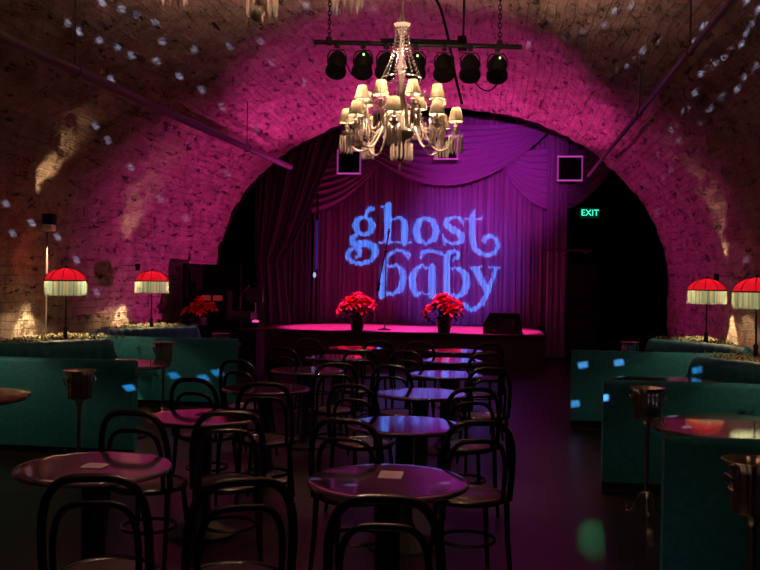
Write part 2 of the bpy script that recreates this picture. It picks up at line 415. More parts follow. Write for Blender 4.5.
# square magenta frames hung around the arch
def frame_light(px, py, d, w, label, tilt):
    p = P(px, py, d); t = thing('square_frame_light', label, 'light', p, tilt, 'magenta square frames over the stage')
    h = w/2; b_ = .028
    MB().box((0, .12, 0), (w-.02, .2, w-.02)).build('housing', 'matte', t)
    MB().box((0, 0, h-b_/2), (w, .05, b_)).build('top_tube', 'neon', t); MB().box((0, 0, -h+b_/2), (w, .05, b_)).build('bottom_tube', 'neon', t)
    MB().box((-h+b_/2, 0, 0), (b_, .05, w-2*b_)).build('side_tube', 'neonside', t); MB().box((h-b_/2, 0, 0), (b_, .05, w-2*b_)).build('side_tube', 'neonside', t)
    MB().tube([(0, .12, h-.01), (0, .12, 6.33-p.z)], .012).build('hanger', 'black', t)
frame_light(349, 162, 18.6, .51, 'magenta-edged square light box behind the left arms of the chandelier', 0)
frame_light(446, 147.5, 18.6, .51, 'magenta-edged square light box hidden mostly by the right arms of the chandelier', 0)
frame_light(570, 168.5, 18.6, .53, 'magenta-edged square light box by the right pipe end', 0)

# exit sign
p = P(590, 213, 19.2); ex = thing('exit_sign', 'glowing green exit sign on the black wall right of the stage', 'sign', p, math.radians(8))
MB().box((0, .03, 0), (.42, .05, .22), bev=.01).build('panel', 'exitpanel', ex)
MB().box((0, .06, .2), (.05, .03, .35)).build('bracket', 'black', ex)
MB().tube([(0, .06, .37), (0, .06, 6.33-p.z)], .012, 8).build('hanger', 'black', ex)
fc = bpy.data.curves.new('EXIT', 'FONT'); fc.body = 'EXIT'; fc.size = .19; fc.align_x = 'CENTER'; fc.align_y = 'CENTER'; fc.extrude = .003
fo = bpy.data.objects.new('tmp', fc); COL.objects.link(fo)
me = bpy.data.meshes.new_from_object(fo.evaluated_get(bpy.context.evaluated_depsgraph_get())); bpy.data.objects.remove(fo)
me.materials.clear(); me.materials.append(MT['exitgreen'])
lo = bpy.data.objects.new('letters', me); COL.objects.link(lo); lo.parent = ex; lo.rotation_euler = (PI/2, 0, 0); lo.location = (0, -.001, 0); lo['label'] = 'bright green letters'
gt = AZ(591, 545, 0); gsp = spot('green_floor_spot', ex, (0, -.06, -.05), (0, -1, -.2), 26, (.05, 1, .35), .95, 1, .01)  # added narrow spot that lays a green patch on the floor
gd = gt-p; gd = Matrix.Rotation(-math.radians(8), 3, 'Z') @ gd; gsp.rotation_euler = gd.to_track_quat('-Z', 'Y').to_euler()

a, b = AY(546, 250, 19.3), AY(591, 250, 19.3)
tag(MB().box(((a.x+b.x)/2, 19.3, a.z), (b.x-a.x, .06, .05), bev=.008).box((b.x, (19.3+20.9)/2, a.z), (.05, 1.62, .04)).build('door_rail', 'drape'), 'thin dark rail across the top of the black doorway right of the stage', 'rail')
# blue strip beside the curtain
p = AY(317, 245, 19.3); bl = thing('light_strip', 'slim vertical blue strip light at the left edge of the stage curtain', 'light', (p.x, p.y, ST))
MB().box((0, 0, 1.45), (.04, .04, 2.9)).build('post', 'black', bl); MB().box((0, -.025, 1.75), (.05, .01, 1.1)).build('diffuser', 'blueled', bl)
q = AY(315, 275, 19.3); MB().ball((q.x-p.x, -.05, q.z-ST), .035, 8, 1.8).build('bulb', 'blueledhot', bl)

# ------------------------------------------------------------------ poinsettias
def poinsettia(label, loc, sc=1, seed=3):
    r = random.Random(seed)
    t = thing('poinsettia', label, 'plant', loc, 0, 'red poinsettias')
    MB().lathe([(.10*sc, 0), (.115*sc, .02*sc), (.155*sc, .25*sc), (.17*sc, .27*sc), (.17*sc, .30*sc), (.145*sc, .29*sc), (.13*sc, .26*sc)], 20).build('pot', 'pot', t)
    st_ = MB()
    def leaf(m, base, dirv, ln, wd, droop):
        dirv = Vector(dirv).normalized(); side = dirv.cross(Vector((0, 0, 1)))
        side = side.normalized() if side.length > 1e-3 else Vector((1, 0, 0)); nrm = side.cross(dirv)
        prof = [(0, .05), (.2, .55), (.45, 1), (.7, .7), (1, .02)]
        vs = []
        for q_, w in prof:
            c = Vector(base)+dirv*ln*q_+Vector((0, 0, -droop*q_*q_))
            vs += [c-side*wd*w+nrm*.012*sc*w, c, c+side*wd*w+nrm*.012*sc*w]
        fs = []
        for i in range(4):
            a_ = i*3; fs += [(a_, a_+1, a_+4, a_+3), (a_+1, a_+2, a_+5, a_+4)]
        m.add(vs, fs)
    fol = MB(); heads = []
    for k in range(11):
        a = 2*PI*k/11*1.618*1.2+r.uniform(-.2, .2); rad = sc*(0 if k == 0 else r.uniform(.14, .29)); h = sc*(.67-.55*rad/sc+r.uniform(-.05, .07))
        heads.append(Vector((rad*math.cos(a), rad*math.sin(a)*.8, h)))
    heads[1] = Vector((-.30*sc, -.05*sc, .44*sc)); heads[2] = Vector((.10*sc, -.22*sc, .46*sc)); heads[3] = Vector((.26*sc, -.06*sc, .54*sc))
    for h in heads:
        st_.tube([(h.x*.15, h.y*.15, .27*sc), (h.x*.6, h.y*.6, .27*sc+(h.z-.27*sc)*.6), h], .008*sc, 5)
        for q in range(7):
            a = r.uniform(0, 6.28); z = r.uniform(-.2, -.04)*sc
            leaf(fol, h+Vector((0, 0, z)), (math.cos(a), math.sin(a), r.uniform(-.5, .2)), .17*sc, .05*sc, .05*sc)
        br = MB(); n = 8; tl = Vector((h.x*1.2, h.y*1.2-.14*sc, .35*sc)).normalized()
        e1 = tl.orthogonal().normalized(); e2 = tl.cross(e1)
        for q in range(n):
            a = 2*PI*q/n+r.uniform(-.15, .15)
            leaf(br, h, e1*math.cos(a)+e2*math.sin(a)+tl*.25, sc*r.uniform(.15, .20), .062*sc, .04*sc)
        for q in range(5):
            a = 2*PI*q/5+r.uniform(-.2, .2); leaf(br, h+tl*.015, e1*math.cos(a)+e2*math.sin(a)+tl*.7, .09*sc, .032*sc, .01)
        br.build('flower', 'bract', t, fix=False)
    st_.build('stems', 'leaf', t); fol.build('foliage', 'leaf', t, fix=False)
    return t
p = AY(357, 332.5, 17.0); poinsettia('red poinsettia in a dark pot on the stage edge, left of the microphone stand', (p.x, 17.0, ST), 1.0, 3)
p = AY(444, 334.5, 17.0); poinsettia('red poinsettia in a dark pot on the stage edge, between microphone stand and floor monitor', (p.x, 17.0, ST), 1.0, 12)

# microphone stand
Ym = 17.5; b0 = AY(384.5, 327.5, Ym); ms = thing('microphone_stand', 'slim black microphone stand with a boom arm at mid stage', 'microphone stand', (b0.x, Ym, ST))
MB().lathe([(.13, 0), (.13, .015), (.03, .035), (.012, .05)], 20).build('base', 'black', ms)
def L(px, py): v = AY(px, py, Ym); return (v.x-b0.x, v.y-Ym, v.z-ST)
MB().tube([(0, 0, .03), L(386.2, 252)], .012, 8).build('pole', 'steel', ms)
MB().ball(L(386.2, 251), .03, 6).build('clutch', 'black', ms)
MB().tube([L(377.5, 291), L(379, 283)], .035, 8).build('counterweight', 'black', ms)
MB().tube([L(378, 288), L(388.3, 236)], .014, 8).build('boom_arm', 'black', ms)
MB().tube([L(388.2, 236.5), L(388.9, 231)], [.016, .024], 8).build('microphone', 'black', ms)
MB().ball(L(389, 229.5), .028, 8).build('grille', 'steel', ms)

# wedge monitors
def wedge(label, px0, px1, py, Y, h, flip=1, lit=True):
    a = AY(px0, py, Y); b_ = AY(px1, py, Y); w = b_.x-a.x
    t = thing('floor_monitor', label, 'speaker', ((a.x+b_.x)/2, Y, ST), 0)
    m = MB(); d = .5; hw = w/2
    prof = [(-hw, 0), (-hw, h*.45), (-hw+.16*w, h), (hw-.10*w, h), (hw, 0)]
    n = len(prof)
    vs = [(x, 0, z) for x, z in prof]+[(x, d, z) for x, z in prof]
    m.add(vs, [tuple(range(n)), tuple(range(2*n-1, n-1, -1))]+[(i, (i+1) % n, n+(i+1) % n, n+i) for i in range(n)], False).build('cabinet', 'black', t)
    MB().box((.08*w, -.008, h*.5), (.34*w, .015, h*.5)).build('connector_plate', 'iron', t)
    for k in range(4): MB().lathe([(.018, 0), (.018, .012)], 12).build('socket', 'brass', t, loc=((-.02+.07*(k % 2))*w*1.4, -.016, h*(.38+.25*(k//2)))).rotation_euler = (PI/2, 0, 0)
    MB().tube([(.24*w, -.005, h*.42), (.26*w, -.03, h*.45), (.26*w, -.03, h*.62), (.24*w, -.005, h*.65)], .012, 6).build('handle', 'steel', t)
    return t
wedge('black wedge floor monitor at the right end of the stage edge', 483, 523, 335.5, 16.95, .40)
wedge('black wedge floor monitor at the left end of the stage edge', 224, 252, 331, 17.1, .32, -1)

# ------------------------------------------------------------------ disc jockey corner at the left of the arch
p = AZ(198, 331, .9)
dj = thing('equipment_booth', 'black equipment booth with racks and mixer in the left corner by the stage', 'console', (-4.72, 14.35, 0))
MB().box((-.55, .45, .93), (.06, .9, 1.86)).box((-.2, .88, .93), (.75, .05, 1.86)).build('partition', 'matte', dj)
MB().box((.15, .05, .37), (1.25, .5, .74), bev=.01).build('desk', 'matte', dj)
MB().box((-.12, .35, 1.16), (.5, .35, .5), bev=.01).build('rack', 'matte', dj)
for k, (x, z) in enumerate(((-.22, 1.28), (-.02, 1.28), (-.2, 1.14))): MB().box((x, .168, z), (.16, .012, .09)).build('display', 'redled', dj)
MB().box((.45, .05, 1.0), (.42, .35, .14), bev=.02).build('mixer', 'iron', dj)
MB().tube([(.35, .2, .93), (.38, .2, 1.35), (.55, .1, 1.5)], .015, 6).build('gooseneck', 'steel', dj)
MB().box((.62, .2, 1.33), (.34, .04, .24), rz=-.3, bev=.01).tube([(.62, .22, .9), (.62, .22, 1.3)], .02).build('screen', 'iron', dj)
MB().lathe([(.055, 0), (.06, .02), (.03, .04)], 14).build('lamp', 'pinkled', dj, loc=(.74, -.16, .9))
poinsettia('red poinsettia in a dark pot on the equipment booth in the left corner', (-4.98, 14.32, .741), .74, 21)

# ------------------------------------------------------------------ truss bar with spotlights
TA = AY(314, 42, 9.8); TB = AY(522, 47, 9.8)
tr = thing('lighting_bar', 'black pipe lighting bar hung under the vault behind the chandelier', 'lighting bar', (TA.x, 9.8, TA.z))
dv = TB-TA
MB().tube([(0, 0, 0), dv], .026, 10).build('pipe', 'black', tr)
MB().tube([dv*.33+Vector((0, -.03, .03)), dv*.45+Vector((0, -.035, .035)), dv*.7+Vector((0, -.03, .03))], .02, 6).build('cable_wrap', 'matte', tr)
for f in (.075, .895):
    c = dv*f; x = TA.x+c.x
    zt = VZ+VB*math.sqrt(1-((x-VX)/VA)**2)-TA.z-.10
    m = MB(); z = c.z+.05; m.box((c.x, 0, c.z+.015), (.06, .07, .09), bev=.01)
    k = 0
    while z < zt:
        m.tube([(c.x+(.018*math.cos(a) if k % 2 else 0), (0 if k % 2 else .018*math.cos(a)), z+.028+.034*math.sin(a)) for a in np.linspace(0, 2*PI, 9)[:-1]], .006, 5, True); z += .05; k += 1
    m.build('chain', 'black', tr)
SPOT_PX = [(337, 66), (363, 66), (386, 68), (416, 69), (444, 71), (470, 72), (497, 73)]
ordn = ['leftmost', 'second', 'third', 'fourth', 'fifth', 'sixth', 'rightmost']
proto_s = None
spots = []
for i, (px, py) in enumerate(SPOT_PX):
    p = AY(px, py, 9.8); f = (p.x-TA.x)/dv.x; bz = TA.z+dv.z*f
    lab = f'{ordn[i]} black spotlight of the seven clamped along the lighting bar' if i in (0, 6) else f'{ordn[i]} black spotlight from the left on the lighting bar'
    if proto_s is None:
        t = thing('spotlight', lab, 'spotlight', (p.x, 9.8, bz), 0, 'spotlights on the bar'); proto_s = t
        MB().box((0, 0, -.03), (.05, .07, .06), bev=.008).build('clamp', 'black', t)
        MB().tube([(-.105, 0, -.235), (-.105, 0, -.14), (-.07, 0, -.085), (.07, 0, -.085), (.105, 0, -.14), (.105, 0, -.235)], .009, 6).build('yoke', 'black', t)
        cn = MB().lathe([(.03, -.15), (.07, -.14), (.1, -.08), (.105, .10), (.118, .105), (.118, .13), (.10, .13)], 20).build('can', 'black', t)
        cn.rotation_euler = (-math.radians(34)+PI, 0, 0); cn.location = (0, 0, -.24)
        ln = MB().lathe([(.095, .115), (.001, .13)], 20).build('lens', 'lens', cn)
        MB().box((0, -.05, .0), (.02, .02, .02)).build('indicator', 'greenled', t, loc=(.03, -.105, -.165))
    else:
        t = copy_thing(proto_s, lab, (p.x, 9.8, bz), 0, 'spotlights on the bar')
    spots.append(t)
for i in (0, 2, 4, 5):
    for ch in list(spots[i].children):
        if ch.name.startswith('indicator'): bpy.data.objects.remove(ch)
# loose cables
def cable(label, pts, r):
    tag(MB().tube(catmull(pts, .08), r, 6).build('cable', 'matte'), label, 'cable')
pp = [AY(x, y, 10.12) for x, y in ((436, -30), (441, 10), (449, 42), (455, 75), (462, 104))]
pp[0].z = min(pp[0].z, 4.85); cable('black cable dropping from the vault past the lighting bar to the arch', [pp[0], pp[1], pp[2], pp[3], pp[4]], .018)
cable('thin black cable looped between the two right-hand spotlights on the bar', [AY(x, y, 9.75) for x, y in ((472, 78), (480, 88), (488, 91), (496, 86), (498, 78))], .008)
cable('thin black cable looped below the left end of the lighting bar', [AY(x, y, 9.75) for x, y in ((345, 60), (352, 75), (358, 72), (364, 60))], .008)

# stage beams (the lamps of the fixtures)
def world_spot(t, name, off, target, e, col, ang, blend=.4, r=.05):
    return spot(name, t, off, Vector(target)-t.location, e, col, ang, blend, r)
ELIGHT = dict(curtain=3000, curtain2=2500, floor=2400, vault=400, text=13500, dots=9000, lamp=23, chand=26, scdown=105, scup=22)
world_spot(spots[5], 'beam', (0, .16, -.3), (-.2, 20, 4.05), ELIGHT['curtain'], (.74, .05, .64), 24, 1)
world_spot(spots[1], 'beam', (0, .16, -.3), (-1.0, 20, 2.1), ELIGHT['curtain2'], (.34, .10, .95), 21, .9)

# pipes along the vault
def pipe_run(label, pa, pb, r, hang):
    """pa nearer end, pb farther end; starts before the picture's edge"""
    d = (pb-pa).normalized(); pa = pa-d*1.6
    t = thing('ceiling_pipe', label, 'pipe', pa, 0, 'pipes along the vault')
    MB().tube([(0, 0, 0), pb-pa], r, 12).build('pipe', 'steel', t)
    for y in hang:
        q = pa+(pb-pa)*((y-pa.y)/(pb.y-pa.y)); zt = VZ+VB*math.sqrt(max(0, 1-((q.x-VX)/VA)**2)); q0 = q-pa
        MB().tube([q0, (q0.x, q0.y, zt-pa.z-.01)], .008, 6).build('hanger', 'steel', t)
        MB().tube([(q0.x+r*1.2*math.cos(a), q0.y, q0.z+r*1.2*math.sin(a)) for a in np.linspace(0, 2*PI, 13)[:-1]], .007, 5, True).build('clamp_ring', 'steel', t)
pl = AY(290, 168, 15.7); pr_ = AY(588, 176, 15.7)
pipe_run('thick purple-lit pipe running along the left side of the vault', AY(0, 37, 6.4), AY(290, 167, 15.7), .05, (7.6, 13.0))
pipe_run('thin pipe hung from rods along the right side of the vault', AY(732, 0, 6.1), AY(588, 176, 15.7), .026, (7.4, 10.0))

# ------------------------------------------------------------------ chandeliers
def chandelier(label, loc, seed):
    """loc is the tip of the bottom drop"""
    r = random.Random(seed)
    t = thing('chandelier', label, 'chandelier', loc, 0, 'crystal chandeliers')
    Z = lambda z: z-2.61
    top = VZ+VB*math.sqrt(1-((loc[0]-VX)/VA)**2)-loc[2]
    MB().ball((0, 0, .035), .022, 8, 1.5).tube([(0, 0, .06), (0, 0, .12)], .006, 6).build('drop', 'crystal', t)
    MB().lathe([(.004, Z(2.70)), (.03, Z(2.72)), (.05, Z(2.78)), (.03, Z(2.84)), (.045, Z(2.90)), (.12, Z(2.94)), (.13, Z(2.97)), (.05, Z(3.02)), (.035, Z(3.1)), (.06, Z(3.2)), (.03, Z(3.3)), (.025, Z(3.5)), (.05, Z(3.56)), (.028, Z(3.62)), (.022, Z(3.84)), (.06, Z(3.92)), (.08, Z(3.95)), (.03, Z(3.99)), (.012, Z(4.04))], 16).build('stem', 'stemglass', t)
    MB().tube([(0, 0, Z(4.02)), (0, 0, top-.06)], .012, 8).lathe([(.012, top-.10), (.07, top-.06), (.08, top+.02)], 16).build('ceiling_rod', 'brass', t)
    fr = MB()
    for k in range(14):
        a = 2*PI*k/14; x, y = .085*math.cos(a), .085*math.sin(a)
        for q in range(1):
            z0 = Z(2.88); fr.lathe([(.001, z0-.17), (.011, z0-.14), (.009, z0-.02), (.002, z0)], 5, (x, y, 0))
    fr.build('crystal_skirt', 'crystal', t)
    bd = MB()
    for k in range(14):
        a = 2*PI*k/14
        for j in range(16):
            v = j/15; rad = .06+.12*v-.035*math.sin(PI*v); z = Z(3.94)-.48*v
            bd.lathe([(.001, -.011), (.0105, 0), (.001, .011)], 5, (rad*math.cos(a), rad*math.sin(a), z))
        for j in range(1, 12):
            v = j/12; rad = .18+.14*v; z = Z(3.46)-.18*v-.10*math.sin(PI*v)
            bd.lathe([(.001, -.009), (.009, 0), (.001, .009)], 5, (rad*math.cos(a+v*.2), rad*math.sin(a+v*.2), z))
    bd.tube([(.18*math.cos(a), .18*math.sin(a), Z(3.46)) for a in np.linspace(0, 2*PI, 25)[:-1]], .007, 6, True)
    bd.build('bead_strings', 'beads', t)
    tiers = [(.50, 3.06, 0), (.365, 3.24, PI/8)]
    arm0 = {}
    for ti, (R, zs, off) in enumerate(tiers):
        for k in range(8):
            a = 2*PI*k/8+off-PI/2
            if ti not in arm0:
                # local: arm along +x
                zc = Z(zs); cup = zc-.085
                pts = [(.05, 0, Z(2.97) if ti == 0 else Z(3.12)), (R*.35, 0, Z(2.98)+.03 if ti == 0 else Z(3.16)), (R*.62, 0, cup-.16), (R*.86, 0, cup-.15), (R, 0, cup-.02)]
                arm = MB().tube(catmull(pts, .03), .011, 7).build('arm', 'crystal', t)
                MB().lathe([(.008, cup-.03), (.03, cup-.015), (.044, cup), (.047, cup+.006), (.02, cup+.012), (.018, cup+.03), (.028, cup+.045), (.012, cup+.055)], 14, (R, 0, 0)).build('bobeche', 'crystal', arm)
                pm = MB()
                for q in range(12):
                    b_ = 2*PI*q/12; x, y = R+.060*math.cos(b_), .060*math.sin(b_); L_ = .195
                    pm.lathe([(.001, cup-L_-.008), (.0085, cup-L_+.02), (.0055, cup-.045), (.001, cup-.03)], 4, (x, y, 0))
                pm.build('prisms', 'crystal', arm)
                MB().tube([(R, 0, cup+.05), (R, 0, zc+.02)], .011, 8).build('candle', 'candle', arm)
                n = 64; sm = MB(); ring = lambda rr, z, am: [(R+rr*(1+am*((j % 2)-.5))*math.cos(2*PI*j/n), rr*(1+am*((j % 2)-.5))*math.sin(2*PI*j/n), z) for j in range(n)]
                vs = ring(.071, zc, .05)+ring(.055, zc+.065, .06)+ring(.038, zc+.132, .06)
                sm.add(vs, [(i*n+j, i*n+(j+1) % n, (i+1)*n+(j+1) % n, (i+1)*n+j) for i in range(2) for j in range(n)])
                shd = sm.build('shade', 'pleat', arm, fix=False)
                MB().tube([(R+.0725*math.cos(x), .0725*math.sin(x), zc+.003) for x in np.linspace(0, 2*PI, 33)[:-1]], .0038, 5, True).build('bottom_trim', 'trimb', shd)
                MB().tube([(R+.039*math.cos(x), .039*math.sin(x), zc+.131) for x in np.linspace(0, 2*PI, 25)[:-1]], .003, 5, True).build('top_trim', 'trimb', shd)
                point('bulb_light', arm, (R, 0, zc+.112), ELIGHT['chand'], (1, .60, .42), .014)
                arm.rotation_euler = (0, 0, a); arm0[ti] = arm
            else:
                c = copy_tree(arm0[ti], t); c.rotation_euler = (0, 0, a)
    for k in range(4):
        point('crystal_fill', t, (.125*math.cos(k*PI/2+.4), .125*math.sin(k*PI/2+.4), Z(3.09)), 1.2, (1, .66, .40), .02)  # added fill points that brighten the crystals
    return t
pc = P(400, 172, 8.05)
chandelier('large crystal chandelier with cream pleated shades hanging in front of the lighting bar', (pc.x, pc.y, pc.z), 1)
p2 = P(256, 23, 3.25)
chandelier('nearer crystal chandelier whose lowest drops just dip into the top of the picture', (p2.x, p2.y, p2.z), 2).rotation_euler.z = math.radians(13)

# ------------------------------------------------------------------ cabaret tables and chairs
def cafe_table(label, loc):
    t = thing('cafe_table', label, 'table', loc, 0, 'round cabaret tables')
    MB().lathe([(.001, .715), (.34, .715), (.352, .722), (.352, .735), (.346, .7402), (.338, .741), (.30, .741), (.001, .741)], 48).build('tabletop', 'tabletop', t)
    MB().lathe([(.16, .70), (.16, .714), (.06, .69), (.055, .60), (.055, .16), (.075, .12), (.075, .08)], 20).build('column', 'iron', t)
    MB().lathe([(.23, 0), (.23, .02), (.19, .04), (.10, .07), (.06, .10)], 28).build('base', 'iron', t)
    return t
def cafe_chair(label, loc, rz):
    t = thing('bistro_chair', label, 'chair', loc, rz, 'black bentwood chairs')
    # local +y is the way the sitter faces
    MB().lathe([(.001, .452), (.175, .452), (.182, .458), (.175, .464), (.001, .460)], 32).build('seat', 'cane', t)
    MB().tube([(.195*math.cos(a), .195*math.sin(a)*1.02, .452) for a in np.linspace(0, 2*PI, 33)[:-1]], .019, 8, True).build('seat_ring', 'chair', t)
    MB().tube([(.15*math.cos(a), .15*math.sin(a), .22) for a in np.linspace(0, 2*PI, 29)[:-1]], .011, 6, True).build('stretcher', 'chair', t)
    for s in (-1, 1):
        MB().tube([(s*.135, .145, .45), (s*.15, .17, .25), (s*.17, .20, 0)], [.017, .015, .012], 8).build('leg', 'chair', t)
        MB().tube([(s*.175, -.145, .46), (s*.178, -.165, .25), (s*.19, -.215, 0)], [.017, .015, .012], 8).build('leg', 'chair', t)
    def hoop(w, z0, z1, p, yb, lean):
        pts = []
        for i in range(31):
            a = PI-PI*i/30; c, s_ = math.cos(a), math.sin(a)
            x = w*math.copysign(abs(c)**p, c); k = abs(s_)**p
            z = z0+(z1-z0)*k
            pts.append((x*(1+.06*k), yb-lean*(z-z0), z))
        return pts
    MB().tube(hoop(.19, .46, .885, .54, -.145, .20), .0175, 8).build('back_hoop', 'chair', t)
    MB().tube(hoop(.152, .455, .785, .52, -.150, .17), .0135, 8).build('inner_hoop', 'chair', t)
    return t
RX, LX = -.53, -1.84
rows = [(3.85, 3.86), (5.37, 5.40), (6.91, 6.92), (8.40, 8.42), (9.93, 9.94), (11.33, 11.34)]
nth = ['nearest', 'second', 'third', 'fourth', 'fifth', 'farthest']
tp = None; cp = None
# measured chair backs: tip of the hoop in the photo
seen = {('left', 0): ((93, 478), (244, 482)), ('left', 1): ((131, 413), (228, 413)), ('left', 2): ((192, 380), (264, 384)),
        ('right', 0): ((384, 499),), ('right', 1): ((344, 421), (480, 423))}
cards = []
for side, X in (('right', RX), ('left', LX)):
    for i, (yr, yl) in enumerate(rows):
        y = yr if side == 'right' else yl; x = X+(.06, -.03, -.06, .04, .01, -.01)[i]*(1 if side == 'right' else .1)
        lab = f'round dark polished cafe table, {nth[i]} to the camera in the {side} row'
        if i: lab = f'round dark polished cafe table, {nth[i]} from the camera in the {side} row'
        loc = (x, y, 0)
        if tp is None: tp = t = cafe_table(lab, loc)
        else: t = copy_thing(tp, lab, loc, rnd.uniform(0, 6))
        key = (side, i)
        if key in seen:
            spots_c = [AZ(px, py, .885) for px, py in seen[key]]
            fix = []
            for v in spots_c:
                a = -math.atan2(x-v.x, y-v.y)*.5
                fix.append((v.x-.235*math.sin(a), v.y+.235*math.cos(a), a))
            spots_c = fix
        else:
            spots_c = [(x-.36+rnd.uniform(-.03, .03), y-.62+rnd.uniform(-.06, .06)), (x+.36+rnd.uniform(-.03, .03), y-.62+rnd.uniform(-.06, .06))]
        for j, sp_ in enumerate(spots_c):
            cx, cy = sp_[:2]; rz = sp_[2] if len(sp_) == 3 else -math.atan2(x-cx, y-cy)*.55
            wh = 'left-hand' if j == 0 else 'right-hand'
            if key == ('right', 0): wh = 'only near-side'
            tn = 'nearest' if i == 0 else nth[i]
            lab = f'black bentwood hoop-back chair, {wh} seat of the {tn} table in the {side} row'
            if cp is None: cp = cafe_chair(lab, (cx, cy, 0), rz)
            else: copy_thing(cp, lab, (cx, cy, 0), rz)
        if key in (('right', 0), ('left', 0), ('left', 1)): cards.append((x, y, key))
card_lab = {('right', 0): 'small pale card lying on the nearest right-row cafe table', ('left', 0): 'small pale card lying on the nearest left-row cafe table', ('left', 1): 'small pale card lying on the second left-row cafe table'}
card_px = {('right', 0): (391, 475), ('left', 0): (95, 466), ('left', 1): (206, 414)}
for x, y, key in cards:
    v = AZ(*card_px[key], .743)
    tag(MB().box((0, 0, .0035), (.105, .15 if key[0] == 'right' else .10, .003), rz=rnd.uniform(-.15, .15)).build('table_card', 'paper', loc=(v.x, v.y, .7405)), card_lab[key], 'card', 'cards on tables')

# ------------------------------------------------------------------ banquettes
BASE = [(.8, 0), (1.3, 0), (1.85, .0), (2.38, .04), (2.76, .22), (2.93, .6), (2.84, 1.02), (2.55, 1.5), (2.25, 1.87), (2.0, 2.2)]
MIR = -2.35
def booth_path(ysh, side, ys=1.0):
    pts = [(x if side > 0 else MIR-x, ysh+y*ys, 0) for x, y in BASE]
    return catmull(pts, .035)
def offset(path, side):
    out = []
    for i, p_ in enumerate(path):
        a = path[max(0, i-1)]; b_ = path[min(len(path)-1, i+1)]; d = (b_-a).normalized()
        out.append(Vector((-d.y, d.x, 0))*side)
    return out
TOPZ = .88
def banquette(label, ysh, side, ys=1.0):
    path = booth_path(ysh, side, ys); nn = offset(path, side)
    o0 = Vector((path[0].x, path[0].y, 0)); t = thing('banquette', label, 'sofa', o0, 0, 'teal velvet booths')
    path = [p_-o0 for p_ in path]
    cen = Vector(((1.55 if side > 0 else MIR-1.55), ysh+1.15*ys, 0))-o0
    s = [0]
    for i in range(1, len(path)): s.append(s[-1]+(path[i]-path[i-1]).length)
    def section(i, prof, k=1.0):
        return [path[i]+nn[i]*o+Vector((0, 0, z)) for o, z in prof]
    shell = [(.0, .10), (.0, .845), (.010, .87), (.035, .882), (.07, .872), (.08, .84), (.08, .10)]
    MB().sweep([section(i, shell) for i in range(len(path))]).build('shell', 'teal', t)
    def back(i):
        q = abs(math.sin(PI*s[i]/.15))**.6; b_ = .035*q; e = min(1, min(s[i], s[-1]-s[i])/.06); e = .55+.45*math.sqrt(e)
        rise = min(1, max(0, (s[i]-1.75)/.5)); lift = -.065+.085*rise
        pr = [(.082, .42), (.082, .80), (.082, .84+lift), (.086, .868+lift+.008*q), (.105, .890+lift+.012*q), (.135, .897+lift+.012*q), (.185+b_*.4, .875+lift+.01*q), (.21+b_*.6, .82+lift), (.20+b_, .74), (.18+b_, .60), (.19+b_, .42)]
        return section(i, [(o, .42+(z-.42)*(e if z > .8 else 1)) for o, z in pr])
    MB().sweep([back(i) for i in range(4, len(path))]).build('back_cushion', 'tealdeep', t)
    def inner(i, d, f=.62):
        v = cen-path[i]; l_ = v.length; return path[i]+v*min(d/l_, f)
    def seat(i, z0, z1, d, rr):
        a = path[i]+nn[i]*.082; b_ = inner(i, d); dd = (b_-a)
        return [a+Vector((0, 0, z0)), a+Vector((0, 0, z1-.01)), a+dd*.3+Vector((0, 0, z1+.01)), a+dd*.8+Vector((0, 0, z1)), a+dd*.97+Vector((0, 0, z1-rr*.6)), b_+Vector((0, 0, z1-rr*1.6)), b_+Vector((0, 0, z0))]
    MB().sweep([seat(i, .26, .44, .62, .03) for i in range(0, len(path), 2)]).build('seat', 'tealdeep', t)
    MB().sweep([[path[i]+nn[i]*.03+Vector((0, 0, 0)), path[i]+nn[i]*.03+Vector((0, 0, .098)), inner(i, .56)+Vector((0, 0, .098)), inner(i, .56)] for i in range(0, len(path), 2)]).build('plinth', 'plinth', t)
    MB().sweep([[path[i]+nn[i]*.085+Vector((0, 0, .10)), path[i]+nn[i]*.085+Vector((0, 0, .258)), inner(i, .58)+Vector((0, 0, .258)), inner(i, .58)+Vector((0, 0, .10))] for i in range(0, len(path), 2)]).build('seat_base', 'teal', t)
    return t
BOOTHS = [(4.41, 1, 1.0, 'teal velvet booth sofa nearest the camera on the right, its tall back facing us', 6.95),
          (6.95, 1, 1.0, 'second teal velvet booth sofa from the camera on the right, behind the tall bucket stand', 10.02),
          (10.02, 1, .87, 'farthest teal velvet booth sofa on the right, blue light spots on its back', 13.2),
          (7.38, -1, .95, 'nearest teal velvet booth sofa on the left, at the edge of the picture', 10.43),
          (10.43, -1, .86, 'farther teal velvet booth sofa on the left, blue light spots on its back', 13.3)]
GRN = ['first', 'second', 'third', 'fourth', 'fifth']
